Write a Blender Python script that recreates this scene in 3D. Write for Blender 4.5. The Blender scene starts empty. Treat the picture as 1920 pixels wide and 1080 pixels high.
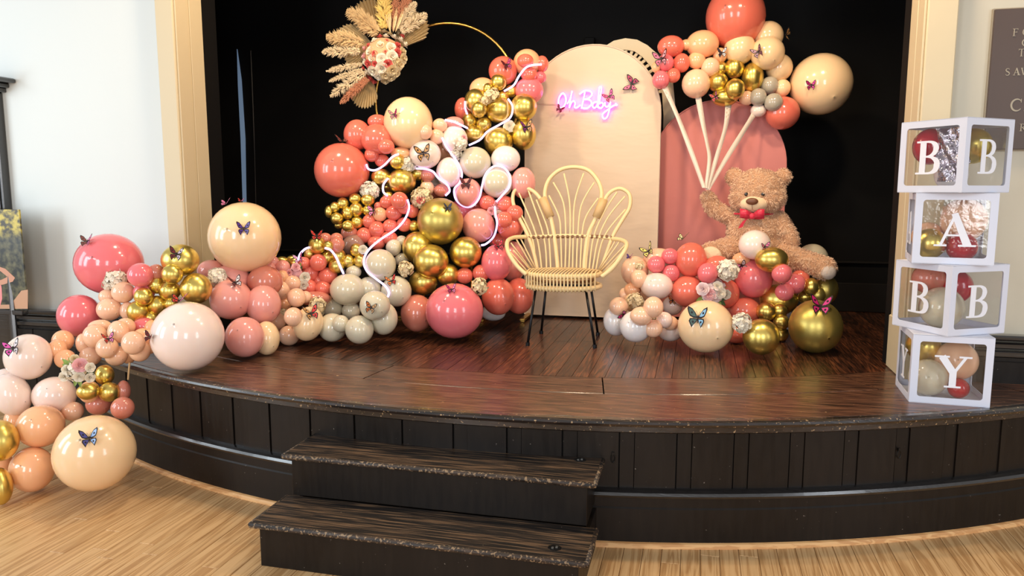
import bpy, bmesh, math, random
import numpy as np
from mathutils import Vector, Matrix, Euler, Quaternion
random.seed(7)
PI = math.pi
COL = bpy.context.scene.collection
sc = bpy.context.scene
# ---------------------------------------------------------------- camera
FP = 1400.0; CAMH = 1.6
YAW = math.radians(13.8); PIT = math.atan(185/1400.0)
cd = bpy.data.cameras.new('camera'); cam = bpy.data.objects.new('camera', cd); COL.objects.link(cam)
cd.sensor_width = 36.0; cd.lens = FP/1920*36.0; cd.clip_start = .05
cam.location = (0, 0, CAMH); cam.rotation_euler = (PI/2-PIT, 0, YAW)
sc.camera = cam
# ---------------------------------------------------------------- world, lamps, exposure
w = bpy.data.worlds.new('world'); sc.world = w; w.use_nodes = True
bg = w.node_tree.nodes['Background']; bg.inputs[0].default_value = (.95, .93, .92, 1); bg.inputs[1].default_value = .40
def area(name, loc, aim, sx, sy, power, col, spread=PI):
    l = bpy.data.lights.new(name, 'AREA'); l.shape = 'RECTANGLE'; l.size = sx; l.size_y = sy; l.energy = power; l.color = col; l.spread = spread
    o = bpy.data.objects.new(name, l); COL.objects.link(o); o.location = loc
    o.rotation_euler = (Vector(aim)-Vector(loc)).to_track_quat('-Z', 'Y').to_euler(); return o
area('window_light', (-6.6, -.2, 2.2), (-2.5, 4.3, 1.2), 1.1, 2.6, 72, (.80, .91, 1))
area('window_light', (-6.6, 1.9, 2.2), (-2.5, 4.3, 1.2), 1.0, 2.4, 34, (.80, .91, 1))
area('window_light', (4.6, .4, 2.2), (1.0, 4.2, 1.2), 1.1, 2.6, 46, (.86, .92, 1))
area('window_light', (-2.6, -3.2, 2.4), (-1.2, 4.0, .8), 1.2, 2.6, 88, (.93, .96, 1))
area('window_light', (1.6, -3.2, 2.4), (.2, 4.0, .8), 1.2, 2.6, 74, (.95, .97, 1))
for x, y, p in ((-2.35, 3.9, 42), (-.65, 3.75, 46), (.75, 3.9, 40)):
    area('stage_lamp', (x, y, 3.75), (x*.85-.1, 5.5, 1.3), .22, .22, p*.66, (1, .76, .50))
sc.view_settings.view_transform = 'Standard'; sc.view_settings.look = 'None'; sc.view_settings.exposure = 0.42; sc.view_settings.gamma = 1.0
sc.view_settings.use_curve_mapping = False
sc.cycles.use_denoising = True

# ---------------------------------------------------------------- picture-point helpers
Fv = Vector((-math.sin(YAW)*math.cos(PIT), math.cos(YAW)*math.cos(PIT), -math.sin(PIT)))
Rv = Vector((math.cos(YAW), math.sin(YAW), 0)); Uv = Rv.cross(Fv); C0 = Vector((0, 0, CAMH))
def ray(x, y): return Fv + Rv*((x-960)/FP) - Uv*((y-540)/FP)
def ad(x, y, t): return C0 + ray(x, y)*t
def ay(x, y, Y): d = ray(x, y); return C0 + d*(Y/d.y)
def az(x, y, z): d = ray(x, y); return C0 + d*((z-CAMH)/d.z)

# ---------------------------------------------------------------- materials
def lin(c):
    return tuple(((v/255)/12.92 if v/255 <= .04045 else ((v/255+.055)/1.055)**2.4) for v in c) + (1,)
MATS = {}
def mat(name, col, rough=.5, metal=0., coat=0., emis=0., ecol=None, bump=None, sheen=0., spec=.5, vary=0., sss=0., alpha=1.):
    if name in MATS: return MATS[name]
    m = bpy.data.materials.new(name); m.use_nodes = True; MATS[name] = m
    nt = m.node_tree; b = nt.nodes['Principled BSDF']
    b.inputs['Base Color'].default_value = lin(col); b.inputs['Roughness'].default_value = rough; b.inputs['Metallic'].default_value = metal
    b.inputs['Coat Weight'].default_value = coat; b.inputs['Specular IOR Level'].default_value = spec; b.inputs['Coat Roughness'].default_value = .06
    if sheen: b.inputs['Sheen Weight'].default_value = sheen
    if sss:
        b.inputs['Subsurface Weight'].default_value = sss; b.inputs['Subsurface Radius'].default_value = (1, .5, .3); b.inputs['Subsurface Scale'].default_value = .05
    if emis: b.inputs['Emission Color'].default_value = lin(ecol or col); b.inputs['Emission Strength'].default_value = emis
    if alpha < 1: b.inputs['Alpha'].default_value = alpha
    if vary:
        oi = nt.nodes.new('ShaderNodeObjectInfo'); hs = nt.nodes.new('ShaderNodeHueSaturation'); mr = nt.nodes.new('ShaderNodeMapRange')
        mr.inputs[3].default_value = 1-vary; mr.inputs[4].default_value = 1+vary
        nt.links.new(oi.outputs['Random'], mr.inputs[0]); nt.links.new(mr.outputs[0], hs.inputs['Value'])
        hs.inputs['Color'].default_value = lin(col); nt.links.new(hs.outputs[0], b.inputs['Base Color'])
    if bump:
        sc_, st, di = bump
        tc = nt.nodes.new('ShaderNodeTexCoord'); n = nt.nodes.new('ShaderNodeTexNoise'); n.inputs['Scale'].default_value = sc_; n.inputs['Detail'].default_value = 4
        bp = nt.nodes.new('ShaderNodeBump'); bp.inputs['Strength'].default_value = st; bp.inputs['Distance'].default_value = di
        nt.links.new(tc.outputs['Object'], n.inputs['Vector']); nt.links.new(n.outputs[0], bp.inputs['Height']); nt.links.new(bp.outputs[0], b.inputs['Normal'])
    return m
def wood(name, cols, axis='Y', rough=.35, stretch=14, scale=9, rvar=.25, bump=.25, ring=True, chips=None, coat=0., chipscale=60, chipth=.72, lo=.34, spec=.5):
    """Grained wood; grain runs along AXIS of the object's own coordinates; each plank gets its own shift and tone."""
    m = bpy.data.materials.new(name); m.use_nodes = True; nt = m.node_tree; L = nt.links.new; N = nt.nodes.new
    b = nt.nodes['Principled BSDF']; b.inputs['Coat Weight'].default_value = coat; b.inputs['Coat Roughness'].default_value = .15; b.inputs['Specular IOR Level'].default_value = spec
    tc = N('ShaderNodeTexCoord'); oi = N('ShaderNodeObjectInfo'); add = N('ShaderNodeVectorMath'); add.operation = 'ADD'
    mul = N('ShaderNodeMath'); mul.operation = 'MULTIPLY'; mul.inputs[1].default_value = 37.0; L(oi.outputs['Random'], mul.inputs[0])
    cb = N('ShaderNodeCombineXYZ'); [L(mul.outputs[0], cb.inputs[i]) for i in range(3)]
    L(tc.outputs['Object'], add.inputs[0]); L(cb.outputs[0], add.inputs[1])
    mp = N('ShaderNodeMapping'); s = [scale]*3; s['XYZ'.index(axis)] = scale/stretch; mp.inputs['Scale'].default_value = s; L(add.outputs[0], mp.inputs['Vector'])
    n1 = N('ShaderNodeTexNoise'); n1.inputs['Scale'].default_value = 1.4; n1.inputs['Detail'].default_value = 5; n1.inputs['Distortion'].default_value = .6; L(mp.outputs[0], n1.inputs['Vector'])
    n2 = N('ShaderNodeTexNoise'); n2.inputs['Scale'].default_value = 9; n2.inputs['Detail'].default_value = 3; L(mp.outputs[0], n2.inputs['Vector'])
    sn = N('ShaderNodeMath'); sn.operation = 'SINE'; ml = N('ShaderNodeMath'); ml.operation = 'MULTIPLY'; ml.inputs[1].default_value = 42.0; L(n1.outputs[0], ml.inputs[0]); L(ml.outputs[0], sn.inputs[0])
    mr = N('ShaderNodeMapRange'); mr.inputs[1].default_value = -1; mr.inputs[2].default_value = 1; L(sn.outputs[0], mr.inputs[0])
    mx = N('ShaderNodeMix'); mx.inputs[0].default_value = .5 if ring else .85; L(mr.outputs[0], mx.inputs[2]); L(n2.outputs[0], mx.inputs[3])
    rp = N('ShaderNodeValToRGB'); L(mx.outputs[0], rp.inputs[0])
    el = rp.color_ramp.elements
    while len(el) < len(cols): el.new(.5)
    for i, c in enumerate(cols): el[i].position = lo+(1-2*lo)*i/(len(cols)-1); el[i].color = lin(c)
    hs = N('ShaderNodeHueSaturation'); vr = N('ShaderNodeMapRange'); vr.inputs[3].default_value = 1-rvar; vr.inputs[4].default_value = 1+rvar
    L(oi.outputs['Random'], vr.inputs[0]); L(vr.outputs[0], hs.inputs['Value']); L(rp.outputs[0], hs.inputs['Color'])
    out = hs.outputs[0]
    if chips:
        n3 = N('ShaderNodeTexNoise'); n3.inputs['Scale'].default_value = chipscale; n3.inputs['Detail'].default_value = 2; L(tc.outputs['Object'], n3.inputs['Vector'])
        r3 = N('ShaderNodeValToRGB'); r3.color_ramp.elements[0].position = chipth; r3.color_ramp.elements[1].position = chipth+.02; L(n3.outputs[0], r3.inputs[0])
        m3 = N('ShaderNodeMix'); m3.data_type = 'RGBA'; L(r3.outputs[0], m3.inputs[0]); L(out, m3.inputs[6]); m3.inputs[7].default_value = lin(chips); out = m3.outputs[2]
    L(out, b.inputs['Base Color'])
    rr = N('ShaderNodeMapRange'); rr.inputs[3].default_value = rough-.08; rr.inputs[4].default_value = rough+.12; L(n2.outputs[0], rr.inputs[0]); L(rr.outputs[0], b.inputs['Roughness'])
    bp = N('ShaderNodeBump'); bp.inputs['Strength'].default_value = bump; bp.inputs['Distance'].default_value = .002; L(mx.outputs[0], bp.inputs['Height']); L(bp.outputs[0], b.inputs['Normal'])
    MATS[name] = m; return m

# ---------------------------------------------------------------- object helpers
def link(o, parent=None):
    COL.objects.link(o)
    if parent is not None: o.parent = parent
    return o
def mk(name, verts, faces, mats, parent=None, smooth=False, mi=None, mw=None):
    me = bpy.data.meshes.new(name); me.from_pydata([tuple(v) for v in verts], [], faces)
    for m in (mats if isinstance(mats, (list, tuple)) else [mats]): me.materials.append(m)
    if mi is not None: me.polygons.foreach_set('material_index', mi)
    if smooth: me.polygons.foreach_set('use_smooth', [True]*len(me.polygons))
    me.update()
    o = bpy.data.objects.new(name, me)
    link(o, parent)
    if mw is not None: o.matrix_world = mw
    return o
def empty(name, loc=(0, 0, 0), rz=0., mw=None):
    o = bpy.data.objects.new(name, None); COL.objects.link(o); o.empty_display_size = .05
    if mw is not None: o.matrix_world = mw
    else: o.location = loc; o.rotation_euler = (0, 0, rz)
    return o
def tag(o, label, cat, group=None):
    o['label'] = label; o['category'] = cat
    if group: o['group'] = group
    return o
def struct(o): o['kind'] = 'structure'; return o
class MB:
    def __init__(s): s.v = []; s.f = []; s.mi = []; s.m = 0
    def add(s, vs, fs):
        n = len(s.v); s.v += [tuple(v) for v in vs]; s.f += [tuple(i+n for i in f) for f in fs]; s.mi += [s.m]*len(fs); return s
    def box(s, x0, x1, y0, y1, z0, z1, mw=None):
        vs = [Vector((x, y, z)) for x in (x0, x1) for y in (y0, y1) for z in (z0, z1)]
        if mw is not None: vs = [mw @ v for v in vs]
        return s.add(vs, [(0, 1, 3, 2), (4, 6, 7, 5), (0, 4, 5, 1), (2, 3, 7, 6), (0, 2, 6, 4), (1, 5, 7, 3)])
    def bbox(s, x0, x1, y0, y1, z0, z1, c=.004, mw=None):
        """box with chamfered edges round the top and the vertical sides"""
        ring = [(x0+c, y0), (x1-c, y0), (x1, y0+c), (x1, y1-c), (x1-c, y1), (x0+c, y1), (x0, y1-c), (x0, y0+c)]
        cx, cy = (x0+x1)/2, (y0+y1)/2
        def rg(z, k): return [Vector((x-(c if k else 0)*(1 if x > cx else -1), y-(c if k else 0)*(1 if y > cy else -1), z)) for x, y in ring]
        vs = rg(z0, 1)+rg(z0+c, 0)+rg(z1-c, 0)+rg(z1, 1)
        if mw is not None: vs = [mw @ v for v in vs]
        fs = [tuple(range(7, -1, -1)), tuple(range(24, 32))]
        for r in range(3):
            for i in range(8): j = (i+1) % 8; fs.append((r*8+i, r*8+j, r*8+8+j, r*8+8+i))
        return s.add(vs, fs)
    def prism(s, pts, fr, dep):
        """2D outline PTS in the frame fr (Matrix), extruded from 0 to dep along its local z"""
        n = len(pts); vs = [fr @ Vector((p[0], p[1], 0)) for p in pts]+[fr @ Vector((p[0], p[1], dep)) for p in pts]
        fs = [tuple(range(n-1, -1, -1)), tuple(range(n, 2*n))]+[(i, (i+1) % n, (i+1) % n+n, i+n) for i in range(n)]
        return s.add(vs, fs)
    def tube(s, pts, r, n=8, closed=False, taper=None):
        pts = [Vector(p) for p in pts]; m = len(pts); up = None; vs = []
        for i, p in enumerate(pts):
            a = pts[(i-1) % m] if closed or i > 0 else p; b = pts[(i+1) % m] if closed or i < m-1 else p
            t = (b-a); t = t.normalized() if t.length > 1e-9 else Vector((0, 0, 1))
            if up is None: up = t.orthogonal().normalized()
            up = (up-t*up.dot(t)); up = up.normalized() if up.length > 1e-6 else t.orthogonal().normalized()
            sd = t.cross(up); rr = r if taper is None else r*taper(i/(m-1))
            vs += [p+(up*math.cos(2*PI*k/n)+sd*math.sin(2*PI*k/n))*rr for k in range(n)]
        fs = []
        for i in range(m if closed else m-1):
            j = (i+1) % m
            for k in range(n): l = (k+1) % n; fs.append((i*n+k, i*n+l, j*n+l, j*n+k))
        if not closed: fs += [tuple(range(n-1, -1, -1)), tuple(range((m-1)*n, m*n))]
        return s.add(vs, fs)
    def ball(s, c, r, nu=12, nv=8, mw=None, sc3=(1, 1, 1)):
        vs = []; c = Vector(c)
        for j in range(1, nv):
            a = PI*j/nv
            for i in range(nu):
                b = 2*PI*i/nu; v = Vector((math.sin(a)*math.cos(b)*sc3[0], math.sin(a)*math.sin(b)*sc3[1], math.cos(a)*sc3[2]))*r
                vs.append(c+(mw @ v if mw is not None else v))
        t = Vector((0, 0, r*sc3[2])); t = mw @ t if mw is not None else t
        vs += [c+t, c-t]; T = len(vs)-2; fs = []
        for j in range(nv-2):
            for i in range(nu): k = (i+1) % nu; fs.append((j*nu+i, j*nu+nu+i, j*nu+nu+k, j*nu+k))
        for i in range(nu): k = (i+1) % nu; fs += [(T, i, k), (T+1, (nv-2)*nu+k, (nv-2)*nu+i)]
        return s.add(vs, fs)
    def build(s, name, mats, parent=None, smooth=False, mw=None): return mk(name, s.v, s.f, mats, parent, smooth, s.mi, mw)
def catmull(p, k=8, closed=False):
    p = [Vector(q) for q in p]; n = len(p); out = []
    for i in range(n if closed else n-1):
        g = (lambda j: p[j % n]) if closed else (lambda j: p[max(0, min(n-1, j))])
        a, b, c, d = g(i-1), g(i), g(i+1), g(i+2)
        for t in [x/k for x in range(k)]:
            out.append(.5*((2*b)+(c-a)*t+(2*a-5*b+4*c-d)*t*t+(3*b-a-3*c+d)*t**3))
    if not closed: out.append(p[-1])
    return out
def frame(o, x, y, z=None):
    x = Vector(x).normalized(); y = Vector(y).normalized(); z = x.cross(y) if z is None else Vector(z)
    return Matrix(((x.x, y.x, z.x, o[0]), (x.y, y.y, z.y, o[1]), (x.z, y.z, z.z, o[2]), (0, 0, 0, 1)))

# ================================================================ THE SETTING
S = .595
oak = wood('oak_floor', [(178, 134, 86), (204, 162, 112), (214, 174, 124)], 'Y', .36, 26, 13, .05, .2, lo=.22)
stagewood = wood('stage_boards', [(36, 19, 12), (66, 36, 21), (104, 60, 36)], 'Y', .33, 16, 14, .38, .4, False, chips=(120, 80, 52), coat=.3, chipscale=30, chipth=.77)
borderwood = wood('border_boards', [(34, 20, 14), (80, 50, 35), (122, 82, 58)], 'X', .34, 16, 14, .12, .6, False, chips=(165, 125, 85), coat=.25, chipscale=34, chipth=.74)
blackpaint = wood('black_paint', [(20, 15, 12), (27, 21, 16)], 'Z', .38, 6, 4, .12, .3, False, chips=(120, 112, 104), coat=0, chipscale=75, chipth=.755, spec=.28)
gloss_black = wood('gloss_black', [(20, 18, 18), (28, 25, 24)], 'X', .3, 12, 14, .05, .6, False, coat=1.)
stage_black = mat('stage_black', (9, 8, 8), .75, spec=.2, bump=(6, .2, .01))
cream_wall = mat('cream_wall', (220, 224, 220), .62, bump=(5, .25, .01))
cream_trim = mat('cream_trim', (206, 190, 156), .5, bump=(12, .3, .004))
grey_wall = mat('grey_wall', (196, 190, 172), .6, bump=(5, .25, .01))
shoe = wood('shoe_wood', [(205, 150, 95), (228, 178, 120)], 'X', .4, 14, 8, .05)

fl = struct(MB().box(-9, 6, -4, 6.8, -.1, -.018).build('floor', oak))
pw = .083; k = 0
for i in range(int(6.6/pw)):
    x0 = -4.75+i*pw; y = 1.3-random.random()*.9
    while y < 4.2:
        L_ = .9+random.random()*1.5; y1 = min(y+L_, 4.25)
        if y1-max(y, 1.0) > .1 and y1 > 2.1:
            bx = MB(); bx.bbox(-pw/2+.0009, pw/2-.0009, -(y1-y)/2+.0006, (y1-y)/2-.0006, -.018, 0, .0018)
            o = bx.build('plank', oak, fl); o.location = (x0+pw/2, (y+y1)/2, 0)
        y = y1
# bowed stage front: circle centre and radius
ACX, ACY, AR = -1.1, 8.24, 5.1
def ap(th, off, z): r = AR+off; return Vector((ACX+r*math.sin(th), ACY-r*math.cos(th), z))
def arc_sweep(mb, prof, t0, t1, n):
    m = len(prof); vs = [ap(t0+(t1-t0)*i/n, p[0], p[1]) for i in range(n+1) for p in prof]; fs = []
    for i in range(n):
        for k in range(m): l = (k+1) % m; fs.append((i*m+k, i*m+l, (i+1)*m+l, (i+1)*m+k))
    fs += [tuple(range(m-1, -1, -1)), tuple(range(n*m, n*m+m))]
    return mb.add(vs, fs)
stg = struct(MB().box(-5.3, 3.0, 4.5, 6.7, .02, S-.02).build('floor_stage', stage_black))
arc_sweep(MB(), [(-.72, .02), (-.06, .02), (-.06, S-.02), (-.72, S-.02)], -.8, .75, 60).build('carcass', stage_black, stg)
# boards of the stage, running away from the hall
bw = .088; x = -4.5
while x < 2.2:
    xc = x+bw/2; dx = xc-ACX
    def edge(xx, off): r = AR+off; return ACY-math.sqrt(r*r-(xx-ACX)**2)
    ya, yb = edge(x, -.745), edge(x+bw, -.745); y0 = max(ya, yb)
    cuts = [y0]+sorted([y0+random.uniform(.35, 1.9)] if random.random() < .55 else [])+[6.62]
    for a, b in zip(cuts[:-1], cuts[1:]):
        g = .0012; y_a, y_b = (ya+g, yb+g) if a == y0 else (a+g, a+g)
        h = S-random.random()*.0012; ym = (a+b)/2
        P = [(-bw/2+g, y_a-ym), (bw/2-g, y_b-ym), (bw/2-g, b-g-ym), (-bw/2+g, b-g-ym)]
        o = MB().prism(P, Matrix.Translation((0, 0, 0)), .019).build('plank', stagewood, stg); o.location = (xc, ym, h-.019)
    x += bw
# two rings of curved border boards and the rounded nosing
def border(off0, off1, joints):
    for a, b in zip(joints[:-1], joints[1:]):
        g = .0030; o = MB(); arc_sweep(o, [(off0+g, S-.03), (off0+g, S-.003), (off0+.007, S), (off1-.007, S), (off1-g, S-.003), (off1-g, S-.03)], a+.0008, b-.0008, max(2, int((b-a)*50)))
        o.build('border_plank', borderwood, stg)
th = lambda X: math.asin((X-ACX)/(AR-.3))
border(-.745, -.42, [-.68, th(-2.95), th(-1.72), th(-.40), th(.98), .64])
border(-.42, -.03, [-.72, th(-3.5), th(1.55), .67])
nose = [(-.03, S), (0, S), (.014, S-.005), (.02, S-.015), (.014, S-.027), (0, S-.033), (-.02, S-.035), (-.02, S-.062), (-.034, S-.07), (-.06, S-.07), (-.06, S-.03), (-.03, S-.03)]
worn = wood('worn_nosing', [(20, 15, 12), (44, 32, 26)], 'X', .3, 10, 9, .02, .8, False, chips=(160, 132, 98), coat=.6, chipscale=80, chipth=.66)
arc_sweep(MB(), nose, -.74, .68, 90).build('nosing', worn, stg)
sp = .0505
for k in range(-19, 9):
    a = .310+k*sp
    b = a+sp; mb = MB(); g = .0007
    arc_sweep(mb, [(-.09, .24), (-.052, .24), (-.052, .528), (-.09, .528)], a+g, a+sp*.26, 1)
    arc_sweep(mb, [(-.09, .24), (-.047+random.random()*.002, .24), (-.047+random.random()*.002, .528), (-.09, .528)], a+sp*.27, b-g, 3)
    mb.build('panel_board', blackpaint, stg)
arc_sweep(MB(), [(-.06, 0), (-.018, 0), (-.018, .176), (-.024, .183), (-.024, .226), (-.06, .226)], -.8, .72, 80).build('baseboard', blackpaint, stg)
arc_sweep(MB(), [(-.06, .226), (-.02, .226), (-.008, .232), (-.003, .243), (-.01, .255), (-.026, .262), (-.045, .265), (-.06, .265)], -.8, .72, 80).build('base_cap', gloss_black, stg)
arc_sweep(MB(), [(-.018, 0), (.003, 0), (.001, .01), (-.006, .018), (-.018, .021)], -.8, .72, 80).build('shoe_moulding', shoe, stg)
metal_dark = mat('dark_iron', (30, 27, 25), .35, .6)
for X in (.93, -.33):     # small ring catches on the front
    t = math.asin((X-ACX)/(AR-.05)); p = ap(t, -.044, .40); fr = frame(p, (math.cos(t), math.sin(t), 0), (0, 0, 1))
    mb = MB(); mb.tube([fr @ Vector((math.cos(a)*.009, math.sin(a)*.018, .004)) for a in [2*PI*i/10 for i in range(10)]], .003, 6, True); mb.box(-.006, .006, .016, .03, -.002, .006, fr)
    mb.build('catch', metal_dark, stg)
# hall walls beside the opening
wl = struct(MB().box(-9, -3.40, 4.36, 4.7, 0, 4.6).build('wall_left', cream_wall))
wr = struct(MB().box(1.235, 6, 4.36, 4.7, 0, 4.6).build('wall_right', grey_wall))
hd = struct(MB().box(-3.40, 1.235, 4.30, 4.7, 3.55, 4.6).build('wall_header', cream_wall))
def pilaster(n, x0, x1, inn, m):
    mb = MB(); mb.bbox(x0, x1, 4.27, 4.57, 0 if n == 1 else S, 4.6, .006); o = struct(mb.build('trim_%d' % n, m))
    e = x1 if inn > 0 else x0
    MB().bbox(min(e, e+inn*.012), max(e, e+inn*.012), 4.285, 4.40, S+.3, 3.2, .003).build('jamb_strip', m, o)
    MB().bbox(min(e, e+inn*.007), max(e, e+inn*.007), 4.43, 4.56, S+.3, 3.2, .003).build('jamb_strip', m, o)
    MB().bbox(x0-.012, x1+.012, 4.245, 4.585, S, S+.305, .008).build('plinth', m, o)
    return o
pilaster(1, -3.40, -3.27, 1, cream_trim); pilaster(2, 1.095, 1.235, -1, cream_trim)
# wainscot of black boards
def wains(name, x0, x1, ztop, jx):
    mb = MB(); mb.box(x0, x1, 4.315, 4.36, 0, ztop-.1); o = struct(mb.build(name, blackpaint))
    MB().bbox(x0, x1, 4.285, 4.36, ztop-.028, ztop, .008).build('cap_rail', gloss_black, o)
    MB().bbox(x0, x1, 4.30, 4.36, ztop-.075, ztop-.04, .008).build('rail_bead', gloss_black, o)
    MB().bbox(x0, x1, 4.305, 4.36, ztop-.12, ztop-.085, .006).build('rail_bead', gloss_black, o)
    n = int((x1-x0)/.24)
    for i in range(n):
        MB().bbox(x0+i*.24+.003, x0+(i+1)*.24-.003, 4.30, 4.33, 0.1, ztop-.14, .003).build('panel_board', blackpaint, o)
wains('baseboard_left', -7.0, -3.41, .745, 0); wains('baseboard_right', 1.25, 4.4, .85, 0)
# black stage house
struct(MB().box(-5.3, 3.0, 6.62, 6.8, 0, 4.2).build('wall_back', stage_black))
struct(MB().box(-5.3, -4.6, 4.7, 6.8, 0, 4.2).build('wall_stage_left', stage_black))
struct(MB().box(2.3, 3.0, 4.7, 6.8, 0, 4.2).build('wall_stage_right', stage_black))
struct(MB().box(-5.3, 3.0, 4.3, 6.8, 4.15, 4.3).build('ceiling', stage_black))
struct(MB().box(-5.3, -3.27, 4.571, 4.72, S, 4.2).build('wall_return_left', stage_black))
struct(MB().box(1.095, 3.0, 4.571, 4.72, S, 4.2).build('wall_return_right', stage_black))
bb = struct(MB().bbox(-4.6, 2.3, 6.59, 6.62, S, S+.24, .006).build('baseboard_back', mat('satin_black', (22, 19, 17), .4)))
MB().bbox(-4.6, 2.3, 6.585, 6.62, S+.40, S+.42, .006).build('rail', MATS['satin_black'], bb)
# tall dark door folded open on the stage, seen edge on; a dim glowing strip imitates the bluish reflection on its glossy edge
dr = struct(MB().bbox(-4.45, -4.405, 5.2, 6.3, S, 3.4, .004).build('door_2', MATS['satin_black']))
MB().bbox(-4.402, -4.39, 5.32, 6.18, S+.3, 1.7, .003).build('door_panel', MATS['satin_black'], dr)
MB().bbox(-4.402, -4.39, 5.32, 6.18, 1.85, 3.2, .003).build('door_panel', MATS['satin_black'], dr)
glint_m = mat('glint_glow', (108, 130, 158), 1, emis=.30, ecol=(120, 145, 175))  # self-lit colour standing in for a reflection, no opening behind it
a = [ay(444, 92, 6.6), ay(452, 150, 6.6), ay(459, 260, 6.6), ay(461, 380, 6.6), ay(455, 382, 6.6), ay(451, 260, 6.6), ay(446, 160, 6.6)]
glint_o = struct(mk('painted_glint_1', [v+Vector((0, dy, 0)) for dy in (0, .012) for v in a], [tuple(range(6, -1, -1)), tuple(range(7, 14))]+[(i, (i+1) % 7, (i+1) % 7+7, i+7) for i in range(7)], glint_m))
edge_trim = MB(); edge_trim.tube(catmull([ay(470, 95, 6.58), ay(476, 250, 6.58), ay(480, 400, 6.58)], 4), .007, 6); edge_trim.build('door_edge_trim', MATS['satin_black'], glint_o)  # thin black door trim beside the painted reflection
bx = MB(); bx.bbox(-.045, .045, -.05, .0, 0, .09, .006); o = bx.build('wall_box', stage_black); o.location = ay(1106, 92, 6.615); tag(o, 'small black junction box on black back wall above the white arch panel', 'box')
# black door casing on the left wall
dr = struct(MB().bbox(-5.3, -4.745, 4.29, 4.36, .0, 2.27, .006).build('door_1', gloss_black))
MB().bbox(-4.80, -4.765, 4.275, 4.30, .0, 2.27, .006).build('casing_bead', gloss_black, dr)
mb = MB(); mb.bbox(-5.4, -4.71, 4.24, 4.36, 2.27, 2.30, .004); mb.bbox(-5.4, -4.68, 4.21, 4.36, 2.30, 2.33, .006); mb.bbox(-5.4, -4.62, 4.16, 4.36, 2.33, 2.362, .008); mb.build('cornice', gloss_black, dr)

# ================================================================ LETTERING (flat strokes, thick and thin)
GL = {
 'B': [([(.22, 0), (.22, 1)], [.2, .2]), ([(0, .97), (.4, .97)], [.055]*2), ([(0, .03), (.4, .03)], [.055]*2),
       ([(.25, .97), (.48, .96), (.62, .87), (.65, .76), (.6, .63), (.45, .54), (.25, .52)], [.05, .07, .15, .18, .14, .07, .04]),
       ([(.25, .53), (.5, .51), (.68, .4), (.71, .27), (.66, .12), (.5, .04), (.25, .03)], [.04, .07, .16, .2, .16, .07, .05])],
 'A': [([(.16, .03), (.47, .95)], [.07, .07]), ([(.45, 1), (.8, .03)], [.16, .2]), ([(.25, .34), (.68, .34)], [.055]*2), ([(0, .03), (.31, .03)], [.055]*2), ([(.58, .03), (1.0, .03)], [.055]*2)],
 'Y': [([(.2, .97), (.52, .48)], [.2, .2]), ([(.84, .97), (.55, .48)], [.08, .08]), ([(.52, .55), (.52, .03)], [.19, .19]), ([(0, .97), (.4, .97)], [.055]*2), ([(.66, .97), (1.0, .97)], [.055]*2), ([(.3, .03), (.75, .03)], [.055]*2)],
 'F': [([(.18, 0), (.18, 1)], [.13]*2), ([(0, .97), (.62, .97)], [.06]*2), ([(.62, 1), (.62, .78)], [.05]*2), ([(.18, .53), (.5, .53)], [.06]*2), ([(.5, .62), (.5, .43)], [.05]*2), ([(0, .03), (.36, .03)], [.06]*2)],
 'O': [([(.45+.4*math.cos(a), .5+.46*math.sin(a)) for a in [2*PI*i/16 for i in range(17)]], [.06+.09*abs(math.cos(2*PI*i/16)) for i in range(17)])],
 'C': [([(.5+.42*math.cos(a), .5+.46*math.sin(a)) for a in [.7+(2*PI-1.4)*i/13 for i in range(14)]], [.05+.1*max(0, math.sin(PI*i/13)) for i in range(14)]), ([(.82, .98), (.82, .68)], [.05]*2)],
 'T': [([(.4, 0), (.4, 1)], [.14]*2), ([(0, .97), (.8, .97)], [.06]*2), ([(.02, 1), (.02, .78)], [.05]*2), ([(.78, 1), (.78, .78)], [.05]*2), ([(.22, .03), (.58, .03)], [.06]*2)],
 'S': [([(.55, .8), (.4, .95), (.18, .92), (.08, .75), (.2, .58), (.42, .46), (.56, .28), (.46, .08), (.22, .04), (.04, .2)], [.05, .07, .09, .12, .15, .15, .12, .09, .07, .05])],
 'V': [([(.12, .97), (.42, .03)], [.15]*2), ([(.76, .97), (.46, .03)], [.06]*2), ([(0, .97), (.3, .97)], [.05]*2), ([(.62, .97), (.9, .97)], [.05]*2)],
 'R': [([(.18, 0), (.18, 1)], [.13]*2), ([(0, .97), (.3, .97)], [.06]*2), ([(0, .03), (.34, .03)], [.06]*2), ([(.2, .97), (.45, .96), (.58, .85), (.58, .67), (.45, .54), (.2, .52)], [.05, .07, .12, .12, .07, .05]), ([(.36, .53), (.74, .03)], [.12]*2)],
}
def ribbon(mb, pts, ws, fr, dep):
    pts = [Vector(p) for p in pts]; n = len(pts); L_, R_ = [], []
    for i in range(n):
        t = (pts[min(n-1, i+1)]-pts[max(0, i-1)]).normalized(); nn = Vector((-t.y, t.x)); L_.append(pts[i]+nn*ws[i]/2); R_.append(pts[i]-nn*ws[i]/2)
    q = L_+R_; vs = [fr @ Vector((p.x, p.y, z)) for z in (0, dep) for p in q]; m = 2*n; fs = []
    for i in range(n-1):
        fs += [(i, i+1, n+i+1, n+i), (m+i, m+n+i, m+n+i+1, m+i+1), (i, m+i, m+i+1, i+1), (n+i, n+i+1, m+n+i+1, m+n+i)]
    fs += [(0, n, m+n, m), (n-1, m+n-1, m+2*n-1, 2*n-1)]
    mb.add(vs, fs)
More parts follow.
